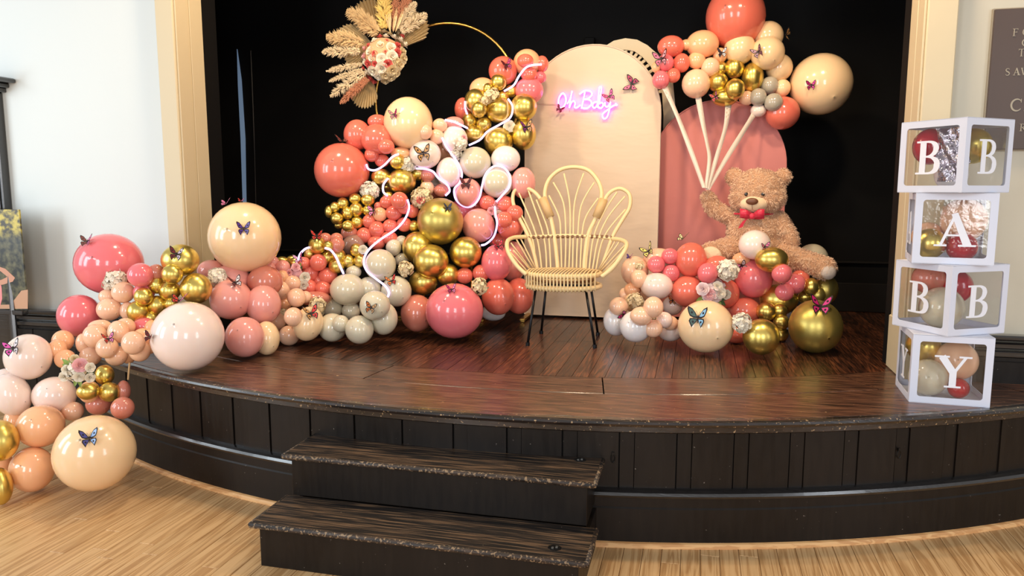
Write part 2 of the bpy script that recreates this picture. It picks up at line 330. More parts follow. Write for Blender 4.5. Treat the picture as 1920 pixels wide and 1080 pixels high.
def glyph(name, ch, h, wd, fr, dep, m, parent):
    mb = MB(); S2 = fr @ Matrix.Diagonal((wd, h, 1, 1))
    for gi, (pts, ws) in enumerate(GL[ch]):
        if len(pts) > 2: # widths given in em; keep curve smooth
            q = catmull([Vector((p[0], p[1], 0)) for p in pts], 3); wq = list(np.interp(np.linspace(0, len(pts)-1, len(q)), range(len(pts)), ws)); pts = [(v.x, v.y) for v in q]; ws = wq
        ribbon(mb, pts, ws, S2 @ Matrix.Translation((0, 0, gi*.00025)), dep)
    return mb.build(name, m, parent)

# plaque on the right wall
brown = mat('plaque_brown', (78, 62, 54), .4, bump=(60, .2, .002)); gilt = mat('plaque_gilt', (158, 146, 126), .4, .3)
px0, pz0, pz1 = 1.415, 1.80, 2.49
pl = empty('wall_plaque', (px0, 4.36, pz0)); tag(pl, 'dark brown memorial plaque with raised serif lettering on grey wall beside the pilaster', 'plaque')
MB().bbox(px0, px0+.75, 4.335, 4.36, pz0, pz1, .003).build('plaque_board', brown, pl).matrix_parent_inverse = Matrix.Translation((-px0, -4.36, -pz0))
MB().bbox(px0-.006, px0+.756, 4.345, 4.361, pz0-.006, pz1+.006, .003).build('plaque_rim', gilt, pl).matrix_parent_inverse = Matrix.Translation((-px0, -4.36, -pz0))
def plq(txt, px, py, h, wd, adv):
    p = ay(px, py, 4.335)
    for i, ch in enumerate(txt):
        g_ = glyph('letter', ch, h, wd, frame((p.x+i*adv, 4.335, p.z), (1, 0, 0), (0, 0, 1)), .002, gilt, pl); g_.matrix_parent_inverse = Matrix.Translation((-px0, -4.36, -pz0))
plq('FO', 1898, 68, .036, .036, .044); plq('C', 1915, 87, .036, .036, .04); plq('T', 1909, 106, .036, .032, .04)
plq('SAVA', 1884, 142, .036, .034, .034); plq('CA', 1893, 209, .062, .058, .062); plq('R', 1911, 246, .036, .034, .04)

# ================================================================ STEPS
st = empty('wooden_steps', (-1.08, 3.0, 0)); tag(st, 'worn black painted two-tread wooden steps standing against the bowed stage front', 'steps')
tread_m = wood('worn_tread', [(16, 12, 10), (34, 25, 19), (112, 86, 62)], 'X', .42, 26, 16, .05, 1.0, False, chips=(140, 120, 96), coat=.15, chipscale=80, chipth=.74)
nos_m = wood('worn_edge', [(24, 20, 18), (70, 54, 42)], 'X', .5, 8, 14, .05, 1.0, False, chips=(140, 116, 88), chipscale=90, chipth=.57)
def P_(o): o.matrix_parent_inverse = Matrix.Translation((1.08, -3.0, 0)); return o
def step(x0, x1, y0, y1, zb, zt):
    t = P_(MB().bbox(x0, x1, y0+.012, y1, zt-.024, zt, .004).build('tread', tread_m, st))
    mb = MB(); mb.tube([(x0, y0+.012, zt-.012), (x1, y0+.012, zt-.012)], .0125, 10); mb.tube([(x1, y0+.012, zt-.012), (x1, y1, zt-.012)], .0125, 8); mb.tube([(x0, y0+.012, zt-.012), (x0, y1, zt-.012)], .0125, 8)
    n_ = mb.build('tread_edge', nos_m, t, True)
    n_.matrix_parent_inverse = t.matrix_parent_inverse.inverted() @ Matrix.Identity(4) if False else Matrix.Identity(4)
    P_(MB().bbox(x0+.03, x1-.03, y0+.03, y0+.05, zb, zt-.024, .002).build('riser', blackpaint, st))
    for xs in (x0+.03, x1-.05): P_(MB().bbox(xs, xs+.02, y0+.05, 3.27, zb, zt-.024, .002).build('side_board', blackpaint, st))
step(-1.795, -.365, 2.645, 2.955, 0, .2); step(-1.80, -.375, 2.93, 3.265, .2, .4)
chrome = mat('bright_metal', (180, 178, 172), .3, .9)
for X, Y, z in ((-.50, 2.74, .2), (-.47, 3.19, .4)):
    mb = MB(); mb.prism([(.028*math.cos(a), .022*math.sin(a)) for a in [PI/8+2*PI*i/8 for i in range(8)]], frame((X, Y, z), (1, 0, 0), (0, 1, 0)), .003); so = P_(mb.build('socket_plate', metal_dark, st))
    mb = MB(); mb.box(-.012, -.003, -.01, .0, .003, .005, Matrix.Translation((X, Y, z))); mb.box(.003, .012, -.002, .01, .003, .005, Matrix.Translation((X, Y, z))); P_(mb.build('socket_contact', chrome, st))

# ================================================================ BACKDROP ARCH PANELS
def fabric(name, col, emboss=.5):
    m = bpy.data.materials.new(name); m.use_nodes = True; nt = m.node_tree; b = nt.nodes['Principled BSDF']; b.inputs['Base Color'].default_value = lin(col); b.inputs['Roughness'].default_value = .7; b.inputs['Sheen Weight'].default_value = .2
    tc = nt.nodes.new('ShaderNodeTexCoord'); mp = nt.nodes.new('ShaderNodeMapping'); mp.inputs['Scale'].default_value = (1.2, 1, 3.0); n = nt.nodes.new('ShaderNodeTexNoise'); n.inputs['Scale'].default_value = 2.2; n.inputs['Detail'].default_value = 3
    bp = nt.nodes.new('ShaderNodeBump'); bp.inputs['Strength'].default_value = emboss; bp.inputs['Distance'].default_value = .03
    nt.links.new(tc.outputs['Object'], mp.inputs[0]); nt.links.new(mp.outputs[0], n.inputs['Vector']); nt.links.new(n.outputs[0], bp.inputs['Height']); nt.links.new(bp.outputs[0], b.inputs['Normal']); return m
def arch_outline(x0, x1, zb, zt, n=28):
    r = (x1-x0)/2; cx = (x0+x1)/2; cz = zt-r
    return [(x0, zb), (x1, zb)]+[(cx+r*math.cos(PI*i/n), cz+r*math.sin(PI*i/n)) for i in range(n+1)]
def arch_panel(name, x0, x1, zt, Y, m, label, feet=None):
    e = empty(name, ((x0+x1)/2, Y, S)); tag(e, label, 'panel'); inv = Matrix.Translation((-(x0+x1)/2, -Y, -S))
    fr = frame((0, Y, 0), (1, 0, 0), (0, 0, 1)); mb = MB(); mb.prism(arch_outline(x0, x1, S+.02, zt), fr, .03)
    o = mb.build('fabric_cover', m, e); o.matrix_parent_inverse = inv
    mb = MB(); mb.tube([(p[0], Y-.030, p[1]) for p in arch_outline(x0+.002, x1-.002, S+.022, zt-.002)], .006, 6, True); o = mb.build('piping', m, e, True); o.matrix_parent_inverse = inv
    if feet:
        for xf in feet:
            mb = MB(); mb.bbox(xf-.02, xf+.02, Y-.30, Y+.2, S+.012, S+.032, .003); mb.bbox(xf-.015, xf+.015, Y-.29, Y-.26, S, S+.012, .002)
            mb.bbox(xf-.015, xf+.015, Y+.15, Y+.18, S, S+.012, .002); mb.box(xf-.012, xf+.012, Y+.005, Y+.02, S+.03, S+.4)
            o = mb.build('foot', mat('gold_metal', (205, 165, 85), .3, 1.), e); o.matrix_parent_inverse = inv
    return e
wfab = fabric('cream_fabric', (214, 192, 166), .35); pfab = fabric('pink_fabric', (205, 125, 118), .15); pwood = mat('cream_board', (226, 208, 172), .5)
arch_panel('arch_panel', -1.304, -.275, 2.668, 5.75, wfab, 'cream fabric arched backdrop panel behind the rattan chair carrying the neon sign', (-1.26, -.32))
arch_panel('arch_panel', -.345, .634, 2.26, 5.92, pfab, 'dusty pink arched backdrop panel behind the teddy bear')
e = empty('arch_panel', (-.6, 6.05, S)); tag(e, 'cream board arch with rows of square cut-outs, peeping out behind the cream fabric panel', 'panel')
inv = Matrix.Translation((.6, -6.05, -S)); fr = frame((0, 6.05, 0), (1, 0, 0), (0, 0, 1))
half = [(0, 2.76), (.09, 2.745), (.17, 2.70), (.25, 2.63), (.32, 2.54), (.37, 2.42), (.39, 2.25), (.39, S+.02)]
def band(k0, k1, dep, nm, y):
    a = [(-.575+x*(1-k0/.39), z-k0) for x, z in half]; b = [(-.575+x*(1-k1/.39), z-k1) for x, z in half]
    a = [(-1.15-x, z) for x, z in reversed(a)]+a; b = [(-1.15-x, z) for x, z in reversed(b)]+b
    n = len(a); mb = MB(); f2 = frame((0, y, 0), (1, 0, 0), (0, 0, 1)); vs = [f2 @ Vector((p[0], p[1], d)) for d in (0, dep) for p in a+b]; fs = []
    for i in range(n-1): fs += [(i, i+1, n+i+1, n+i), (2*n+i, 3*n+i, 3*n+i+1, 2*n+i+1), (i, 2*n+i, 2*n+i+1, i+1), (n+i, n+i+1, 3*n+i+1, 3*n+i)]
    mb.add(vs, fs); o = mb.build(nm, pwood, e); o.matrix_parent_inverse = inv; return a, b
band(0, .085, .03, 'outer_rim', 6.05); a, b = band(.155, .18, .03, 'inner_rim', 6.05)
ctr = [(-.575+x*(1-.12/.39), z-.12) for x, z in half]
cc = catmull([Vector((p[0], p[1], 0)) for p in ctr], 6)
mb = MB(); acc = 0; last = cc[0]; k = 0
for i in range(1, len(cc)-8):
    seg = (cc[i]-last).length
    if seg > .034:
        t = (cc[i]-last).normalized(); mfr = frame((0, 6.045, 0), (1, 0, 0), (0, 0, 1)) @ Matrix.Translation(last) @ Matrix.Rotation(math.atan2(t.y, t.x), 4, 'Z'); mb.box(-.011, .011, -.045, .045, 0, .014, mfr); last = cc[i].copy()
o = mb.build('lattice', pwood, e); o.matrix_parent_inverse = inv
mb = MB(); c1 = [fr @ Vector((p.x, p.y, .006)) for p in cc]; mb.tube(c1, .006, 5); o = mb.build('lattice', pwood, e); o.matrix_parent_inverse = inv

# neon sign
neon = mat('neon_tube', (255, 235, 250), .4, emis=1.3, ecol=(255, 225, 250)); jack = mat('neon_jacket', (255, 60, 215), .4, emis=5.0, ecol=(255, 50, 205))
e = empty('neon_sign', ay(1100, 192, 5.70)); tag(e, 'glowing pink script neon sign reading Oh Baby on the cream arch panel', 'sign')
strokes = ["445,690 412,735 402,800 420,850 455,845 485,790 482,725 455,690 430,705", "500,810 535,750 556,665 548,700 524,852 545,800 572,775 590,800 584,845 612,850 650,820",
 "700,672 684,760 660,862", "640,700 700,660 765,668 778,708 735,750 695,758 755,765 775,808 725,858 655,852", "842,785 805,792 785,828 806,855 838,825 847,785 840,840 870,852",
 "862,800 886,640 868,620 858,660 852,760 850,842 882,856 908,822 888,792 862,812", "925,790 928,828 955,842 986,795 984,800 974,880 945,962 908,972 900,925 948,882 1020,830 1062,822 1040,805"]
ml = e.matrix_world.inverted() if False else Matrix.Translation(-e.location)
for s_ in strokes:
    p = [tuple(map(float, q.split(','))) for q in s_.split()]; p = [(980+a/6, 60+b/6) for a, b in p]
    mb = MB(); mb.tube(catmull([ay(a, b, 5.690) for a, b in p], 4), .0055, 6); o = mb.build('neon_tube', neon, e, True); o.matrix_parent_inverse = ml
    mb = MB(); mb.tube(catmull([ay(a, b, 5.698) for a, b in p], 4), .0068, 6); o = mb.build('neon_jacket', jack, e, True); o.matrix_parent_inverse = ml
mb = MB(); mb.tube(catmull([ay(1045, 196, 5.712), ay(1020, 195, 5.712), ay(985, 194, 5.712)], 3), .0018, 5); o = mb.build('power_cord', mat('clear_cord', (190, 165, 150), .4), e); o.matrix_parent_inverse = ml

# ================================================================ GOLD HOOP with dried flowers
gm = mat('gold_metal', (205, 165, 85), .3, 1.)
e = empty('gold_hoop', (-1.904, 5.6, S)); tag(e, 'slim gold metal hoop stand rising behind the tall balloon column', 'backdrop stand'); inv = Matrix.Translation((1.904, -5.6, -S))
mb = MB(); mb.tube([(-1.904+.578*math.cos(a), 5.6, 2.28+.572*math.sin(a)) for a in [2*PI*i/64 for i in range(64)]], .011, 8, True); o = mb.build('ring', gm, e, True); o.matrix_parent_inverse = inv
for dx in (-.2, .2):
    mb = MB(); mb.tube([(-1.904+dx, 5.6, S+.02), (-1.904+dx, 5.6, 1.745)], .011, 8); o = mb.build('post', gm, e, True); o.matrix_parent_inverse = inv
mb = MB(); mb.bbox(-2.25, -1.55, 5.4, 5.8, S, S+.02, .004); o = mb.build('base', gm, e); o.matrix_parent_inverse = inv
# ================================================================ BALLOONS
PAL = {'CO': ((228, 116, 96), 'coral'), 'PK': ((232, 118, 124), 'hot pink'), 'LP': ((232, 158, 146), 'rose pink'), 'PE': ((244, 196, 162), 'peach'), 'OR': ((248, 186, 140), 'warm orange peach'),
       'CR': ((246, 210, 164), 'cream peach'), 'BW': ((244, 222, 210), 'blush white'), 'WH': ((232, 224, 220), 'white'), 'SG': ((212, 202, 176), 'ivory sage'), 'GY': ((176, 168, 152), 'pale grey'),
       'SA': ((205, 125, 105), 'dusty salmon'), 'MV': ((160, 122, 108), 'mushroom brown'), 'GO': ((190, 160, 70), 'chrome gold'), 'MG': ((150, 125, 55), 'matte gold'), 'RD': ((190, 30, 45), 'deep red')}
def latex(code):
    c = PAL[code][0]
    if code == 'GO': return mat('chrome_gold', (226, 200, 108), .29, .92)
    if code == 'MG': return mat('matte_gold', (196, 176, 96), .36, .85)
    return mat('latex_'+PAL[code][1].replace(' ', '_'), c, .16, coat=.4, sss=.18, vary=.03)
BM = {}
def balloon_mesh(code, var):
    if (code, var) in BM: return BM[code, var]
    rnd = random.Random(var*7+1); pole = Vector((rnd.uniform(-.7, .7), rnd.uniform(-.7, .45), 1)).normalized()
    if var == 9: pole = Vector((.42, -.42, .8)).normalized()
    mb = MB(); nu, nv = 32, 22; rot = Vector((0, 0, 1)).rotation_difference(pole).to_matrix()
    prof = []
    for j in range(1, nv):
        a = PI*j/nv; r = math.sin(a); z = math.cos(a)
        if j == 1: pass
        if z < -.55: r *= 1-.10*(-z-.55); z *= 1+.05*(-z-.55)
        prof.append((r, z))
    prof = [(.018, 1.012), (.034, 1.003)]+prof+[(.05, -1.05), (.035, -1.075), (.06, -1.10), (.075, -1.125)]
    n = len(prof); vs = [rot @ Vector((r*math.cos(2*PI*i/nu), r*math.sin(2*PI*i/nu), z)) for r, z in prof for i in range(nu)]; vs.append(rot @ Vector((0, 0, 1.014)))
    fs = [(j*nu+i, j*nu+nu+i, j*nu+nu+(i+1) % nu, j*nu+(i+1) % nu) for j in range(n-1) for i in range(nu)]; mi = [1 if f[0] < nu else 0 for f in fs]
    fs += [(n*nu, i, (i+1) % nu) for i in range(nu)]; mi += [1]*nu
    me = bpy.data.meshes.new('balloon'); me.from_pydata([tuple(v) for v in vs], [], fs); me.materials.append(latex(code))
    c = PAL[code][0]; me.materials.append(mat('nib_'+PAL[code][1].replace(' ', '_'), tuple(int(k*.72) for k in c), .3, 1. if code in ('GO', 'MG') else 0.)); me.polygons.foreach_set('material_index', mi); me.polygons.foreach_set('use_smooth', [True]*len(fs)); me.update()
    BM[code, var] = me; return me
BAL = []      # (centre, mean radius, pixel, name) of everything placed so far
def put_balloon(x, y, rx, ry, code, base, fixed=False, zfloor=S, k=.80, rot=0, dotted=False, maxpush=.75):
    if rx < 25: rx *= 1.06; ry *= 1.06
    d = ray(x, y); u = d.normalized(); cz = u.dot(Fv)             # axis depth t -> distance t/cz
    t = base; ca = 1/math.sqrt(1+((x-960)/FP)**2); cb = 1/math.sqrt(1+((y-540)/FP)**2)
    if not fixed:
        for it in range(3):
            r = (rx*ca+ry*cb)/2*t/FP; tt = base; ls = t/cz
            for c, ri, *_ in BAL:
                v = c-C0; b = v.dot(u); p2 = v.length_squared-b*b; D = k*(r+ri)
                if p2 < D*D and b > 0: tt = min(tt, (b-math.sqrt(D*D-p2))*cz)
            t = max(tt, base-maxpush)
    r = (rx*ca+ry*cb)/2*t/FP
    # never below the boards it rests on
    c = C0+d*t
    if c.z-ry*cb*t/FP < zfloor and not fixed:
        t = min(t, (CAMH-zfloor)/(-d.z+ry*cb/FP)); c = C0+d*t
    wx, wy = rx*ca*t/FP, ry*cb*t/FP; r = (wx+wy)/2
    rt = Vector((u.y, -u.x, 0)).normalized(); up = rt.cross(u); mw = Matrix(((rt.x*wx, up.x*wy, -u.x*r, c.x), (rt.y*wx, up.y*wy, -u.y*r, c.y), (rt.z*wx, up.z*wy, -u.z*r, c.z), (0, 0, 0, 1)))
    if rot: # roll about the line of sight
        A = Matrix(((rt.x, up.x, -u.x), (rt.y, up.y, -u.y), (rt.z, up.z, -u.z))); M3 = A @ Matrix.Rotation(math.radians(rot), 3, 'Z') @ Matrix.Diagonal((wx, wy, r)); mw = Matrix.Translation(c) @ M3.to_4x4()
    o = bpy.data.objects.new('balloon', balloon_mesh(code, 9 if dotted else (int(x*3+y*7) % 4))); COL.objects.link(o); o.matrix_basis = mw
    BAL.append((c, r, (x, y), o)); return o
ORD = ['highest', 'second highest', 'third highest', 'fourth highest', 'fifth highest', 'sixth highest', 'seventh highest', 'eighth highest', 'ninth highest', 'tenth highest', 'eleventh highest', 'twelfth highest', 'thirteenth highest', 'fourteenth highest', 'fifteenth highest', 'sixteenth highest']
REC = []
def group(phrase, base, rows, zfloor=S, k=.80):
    for row in rows.strip().split('\n'):
        q = row.split('#'); lab = q[1].strip() if len(q) > 1 else None; p = q[0].split()
        x, y, rx, ry = map(float, p[:4]); code = p[4]; kw = {}; b = base(x, y) if callable(base) else base; fixed = False
        for a in p[5:]:
            if a[0] == 'd': b = float(a[1:])
            if a[0] == 'f': b = float(a[1:]); fixed = True
            if a[0] == 'r': kw['rot'] = float(a[1:])
            if a == '*': kw['dotted'] = True
        o = put_balloon(x, y, rx, ry, code, b, fixed, zfloor, k, **kw); REC.append((phrase, o, x, y, (rx+ry)/2, code, lab))
CAMW = {}
def label_balloons():
    by = {}
    for ph, o, x, y, r, code, lab in REC:
        size = 'huge' if r > 40 else 'large' if r > 25 else 'medium' if r > 17 else 'small'
        o['category'] = 'balloon'; o['group'] = 'balloons in the '+ph
        if lab: o['label'] = lab
        else: by.setdefault((ph, size, code), []).append((y, x, o))
    for (ph, size, code), l in by.items():
        l.sort(key=lambda a: (a[0], a[1]))
        for i, (y, x, o) in enumerate(l):
            pre = '' if len(l) == 1 else (('lowest ' if i == len(l)-1 and len(l) > 2 else ('lower ' if len(l) == 2 and i else ORD[i].replace('highest', 'higher') if len(l) == 2 else ORD[i])).strip()+' ')
            o['label'] = f'{pre}{size} {PAL[code][1]} balloon in the {ph}'

# --- column beside the hoop, back to front
group('top of the tall balloon column', 5.45, """
868 205 15 21 CO d5.5
905 168 25 23 OR
992 170 27 26 PK
988 117 24 24 OR
943 133 27 28 CO
1012 145 12 11 PK
1016 120 12 15 CO
985 114 14.5 12.5 CO
992 140 14.5 14 CO
915 166 9 10 GO
958 171 11 11 GO
941 182 13 12 GO
982 252 22 28 GO
982 201 25 26 GO
890 251 18 16 GO
893 189 21 22 GO
936 206.5 24.5 23.5 GO
935 154 14.5 15.5 GO
898 205 14 15 GO
880.5 226 13 15 GO
907 233 14 14.5 GO
934.5 265 27.5 28 GO
""", k=.72)
group('middle of the tall balloon column', 5.35, """
890 385 32 30 CO d5.6 # mostly hidden coral balloon behind the looped light in the tall column
865 400 26 26 PK d5.6 # mostly hidden pink balloon behind the huge gold balloon
830 280 18 22 OR d5.5
851 231 18 12 LP
852 262 25 27 BW
948 298 27.5 25 WH
981 343 22 28 LP
843 323 24 27 BW
878 361 25 27 LP
957 425 25 24 CO
965 400 15 15 CO
914 380 14.5 13.5 CO
947 384 16 16 CO
945 412 15 14.5 CO
897 423 31 32.5 LP *
891 305 30 30 SG
933 342.5 30 29 SG *
815 350 20 22 SA d5.6
784 326 14 12 GO
801.5 329 13 12 SA
828 357 14 12 SA
801 352.5 13 13.5 PE
""", k=.72)
group('left shoulder of the tall balloon column', 5.3, """
708 228 18 13 CO
670 253 26 29 CO
752 288 18 12 OR
640 330 10 10 CO d5.5 # sliver of coral balloon behind the huge coral balloon
707 261 31 29 CO *
765.5 231 46.5 49.5 CR # huge cream peach balloon atop the left shoulder of the tall column
797 289 30 28 BW
825 235 13.5 12.5 PE
797 247 13 14 PE
819 256 13 14 PE
724 275 15 13.5 CO
697 290 13 13 CO
716.5 301.5 13.5 12 CO
641.5 319.6 52.6 51.8 CO # huge coral balloon jutting from the left flank of the tall column
745 303 14 14 GO d5.5
724 350 16 12 GO d5.5
715 332 18 15 GO
728 368 10 9 GO
753.5 340 27 24 GO
""", k=.72)
group('grapes below the huge coral balloon', 5.25, """
655 436 15 14 SA
663 460 20 20 MV
617 397 8 11 GO
635 422 8 7 GO
628 389 9.5 10 GO
643 382 11 11 GO
666 373 11 10 GO
632 410 11.5 11 GO
652 400 11 12.5 GO
653 424 11.5 10.5 GO
670 417 11.5 11.5 GO
690 375 12.5 11.5 GO
690 395 10.5 10 GO
668 393 12.5 13 GO
773 396 12 12 CO
758 390 12 11 CO
758 421 14 13 CO
730 446 15 12 CO
709 386 7 7 CO
706 455 16 13 CO
776 424 10.5 10.5 GO
712.5 402 13 13 OR
726 379 13.5 12 CO
732 424 14 13 CO
692 415 12 12.5 CO
683 441 14 14 CO
706.5 430 15 15 CO
749 376 15.5 15.5 CO
738.5 399 15 14 CO
753 451 10 9 SG
753 487 12.5 12 SG
738 464 14 15 SG
""", k=.72)
group('foot of the tall balloon column', 5.2, """
935 452 18 14 CO d5.5
925 586 22 15 WH d5.5
962 490 26 38 LP d5.45
973 555 28 34 CO d5.35
931 493 29 34 PK
934 556 31 35 CO *
782 587 31 35 SA d5.1
840 515 20 20 GO
794 529 27 24 GO
783 464 29 30 GO
873 473 30.5 29.5 GO
808 489.5 33.5 31.5 GO
871 517 15 14.5 CO
902 512 15.5 15 CO
852 583 54.5 52 PK f4.95 # huge hot pink balloon resting on the boards beside the rattan chair
825.5 415 43.5 44 MG # huge pale gold balloon halfway down the front of the tall column
""", k=.72)
# --- low garland along the stage
group('low garland beside the tall column', 5.05, """
610 448 12 11 SA
631 447 11.5 10 SA
632 459 13.5 14 SA
616 461 9 9 GO
529 489 12 8 GO
548 487 11 8 GO
553 492 10 9 GO
581 476 11 12 GO
613 483 12 12 GO
635 480 13 13 GO
653 490 12 12 GO
668 469 11.5 12 GO
675 489 11.5 12 GO
631 499 14.5 13 GO
595 460 16 16 GO # small chrome gold balloon on top of the light arch, carrying a red butterfly
663 510 14 12 SG
692 541 22 21 SG
713 497 30 30 SG
598 526 9 9 CO
583 555 11 10 CO
569 493 13.5 11 CO
580 538 14 14 CO
582 512 16 16 CO
597 492 15.5 15.5 CO
606 541 15 15 CO
615 517 17 15 CO
743 546 29 29 SG *
623 614 27 27 SG d4.85
719 597 27 31 SG d4.85
652 543 34 30 SG
674 618 27 27 SG f4.75
703 573 29 28 SG *
624 579 17.5 17.5 SG
658 583 16.5 16.5 SG
639 607 15.5 15.5 SG
609 562 13 11 OR
590 560 30 14 SA d5.1 # mostly hidden dusty salmon balloon behind the white flowers
""", k=.74)
group('peach garland beside the rose pink balloons', 4.95, """
512 491 11 11 LP
530 501 14 13 LP
504 503 13 11 LP
529 518 12 11 OR
533 568 15 12 OR
513 621 15 12 OR
573 557 11 11 PE
548 531 17 15 PE
525 544 19 17 PE
556 558 17 17 PE
578 607 28 33 CR d4.75 r-20
550 594 17 17 PE
518 602 18 17 PE
542 629 19 18 PE
""", k=.74)
group('row under the huge cream balloon', lambda x, y: 4.75, """
396 508 27 21 LP
432 526 40 30 LP
497 528 34 30 SA
500 634 25 32 CR d4.65
494 571 34 37 LP
433 561 41 38 LP *
459 632 38 38 LP d4.5
459 445 70 66 CR # huge cream peach balloon standing up beside the black stage wall
""", k=.74)
group('bunch above the huge blush balloon', lambda x, y: 4.45, """
205 495 68 57 PK d4.62 # huge hot pink balloon against the white wall
149 592 44 40 PK d4.5 # huge hot pink balloon low against the white wall over the black wainscot
293 511 15 15 SA
270 548 20 17 PK
338 488 37 30 GO
367.5 541 31 29 GO
200 556 15 13 PE
240 583 16 16 PE
231 548 22 19 PE
205 580 24 20 PE
263.5 516 26 23 PK
294 534 16 16 GO
323 514 20 17.5 GO
318 545 20.5 18 GO
320 569 13 12 GO
269 556 17.5 16 GO
282 596 16 15 GO
294.5 572 18.5 17 GO
258.5 584 20.5 19 GO
270 612 22 16 PK
285 625 16 24 OR
""", k=.72, zfloor=.3)
group('peach cluster on the stage corner', lambda x, y: 4.3, """
187 612 22 12 PE
235 613 19 16 PE
268 632 20 16 OR
156 644 14 18 PE
282 640 14 22 OR
240 665 16 16 OR
262 658 20 19 PE
118 639 21 19 OR
108 655 18 18 OR
122 673 20 17 OR
250 643 22 21 PE
222 622 20 20 PE
178 630 23 21 PE
170 667 21 18 PE
218 667 21 18 PE
201 652 21 19 PE
352 630.5 71 65 BW f4.12 # huge blush white balloon resting on the curved stage edge
""", k=.72, zfloor=.3)
group('pile on the hall floor by the stage', lambda x, y: 4.15, """
232 732 13 18 SA
196 703 18 18 GO
230 765 22 20 SA d4.0
185 757 24 20 SA
168 735 20 20 OR
10 712 24 20 BW
27 790 20 24 OR d4.1
22 740 38 42 BW d4.1 r15
0 872 26 30 OR d4.1
136 771 21 17 PE
53 669 48 43 BW # large blush white balloon atop the floor pile with a pink butterfly
102 741 44 35 BW r-6
165 734 21 15 GO
205 735 20 17.5 GO
76 799 48 40 OR d4.0
60 880 45 43 OR f3.95 # large warm orange peach balloon resting on the oak floor
0 826 38 39 GO f3.85 # chrome gold balloon cut by the frame, upper one of two beside the floor pile
0 912 24 34 GO f3.8 # chrome gold balloon cut by the frame, lower one of two beside the floor pile
178 849 81 72 CR f3.82 r-4 # huge cream peach balloon on the oak floor with a blue butterfly
""", zfloor=0, k=.72)
# --- floating bunch
group('floating bunch above the teddy bear', 5.38, """
1230 126 8 10 OR
1287 84 12 10 OR
1400 184 14 13 PE
1467 212 33.5 31.5 CO
1379 32 57 62 CO # huge coral balloon crowning the floating bunch above the teddy
1461 127 24.5 25 CR
1439.5 68 30 29 CR
1317 83 31.5 27 OR
1387 91 30 31 CR
1350 104 13 14 OR
1258 87 25.5 21 CO
1305 157 27 28 PE
1411 145 20 27 GO
1359 182 26 18 GO
1352 128 12 12 GO
1467 165 15 16 CR
1439 99.5 33 32.5 CR *
1247.5 118 15.5 16 PK
1239 150 15.5 17 PK
1278 118 15 17.5 CO
1262.5 141.5 12.5 13.5 CO
1306 113 16 16 OR
1332 126 17 17.5 PE
1377 127.5 18 20 GO
1346 154 18.5 18 GO
1378 167 18 19 GO
1422 207 14.5 12 BW
1421.5 182 15.5 16 GY
1443 160.5 16.5 16.5 GY
1450.5 192 17 16.5 GY
1539 158 61 58.5 CR * # huge cream peach balloon at the outer end of the floating bunch
""", k=.72)
# --- heap before the teddy
group('pale heap beside the chair legs', 5.15, """
1171 552 10 12 PE
1190 508 26 28 PE
1235 487 30 22 PE
1185 543 14 13 OR
1198 522 15 17 PE
1215 548 18 16 PE
1231 536 31 25 BW
1156 602 25 28 WH f4.98
1257 618 24 21 BW f4.85
1192 612 30 30 WH f4.75
1188 567 17 18 CR
1257 606 14 13 PE
1160 575 17 17 PE
1202 593 20 17 PE
1261 573 18 17 BW
1225 576 18 19 PE
1225 616 16.5 16 PE
1245.5 600 15 14.5 BW
""", k=.74)
group('heap in front of the teddy', 5.05, """
1523 486 31 29 SG d5.4
1415 459 31 28 BW d4.95 # large blush white balloon in the lap of the teddy bear
1447 487 32 24 GO d4.85
1390 488 17 14 OR
1345 500 24 20 CO d5.0
1256 480.5 15.5 14.5 PK
1230 496 16 15.5 PK
1258 512 16 15.5 PK
1295.5 487 31 33 CO
1327 512.5 18.5 19 PK
1289 546 33 30 CO
1357 550 30 29 CO
1397 583 30 26 CO
1380 625 22 18 CO
1548 543 23 26 MG d5.05
1533 553 14 15 MG
1521 538 14 16 GO
1509 557 13 12 GO
1460 562 37 29 GO
1413 522.5 36.5 36.5 PK
1510 500 18.5 16 GO
1466 513 18.5 17.5 PK
1501 522 17 17 CO
1491 532 19 18 PK *
1471 548 17.5 15.5 PK
1461 583 15 14 GO
1463 626 15 14 GO
1437 584 18.5 17 GO
1465 604 15 14 GO
1323 612 53 49.5 CR f4.58 * # huge cream peach balloon on the boards with a black and blue butterfly
1427 631.5 35.5 34 GO f4.5 # large chrome gold balloon on the boards in front of the heap
1529 612 52 50 MG f4.62 # huge pale gold balloon on the boards with a magenta butterfly
""", k=.74)

def hit(x, y, default=5.2):
    """nearest balloon surface along the line of sight through a picture point: point and outward normal"""
    u = ray(x, y).normalized(); best = None
    for c, r, px, o in BAL:
        v = c-C0; b = v.dot(u); p2 = v.length_squared-b*b
        if p2 < (r*.985)**2:
            t = b-math.sqrt(r*r-p2)
            if best is None or t < best[0]: best = (t, c, r)
    if best is None:
        near = None
        for c, r, px, o in BAL:
            v = c-C0; b = v.dot(u); dd = (v-u*b).length-r
            if near is None or dd < near[0]: near = (dd, b, c, r)
        p = C0+u*near[1]; return p, (p-near[2]).normalized()
    p = C0+u*best[0]; return p, (p-best[1]).normalized()

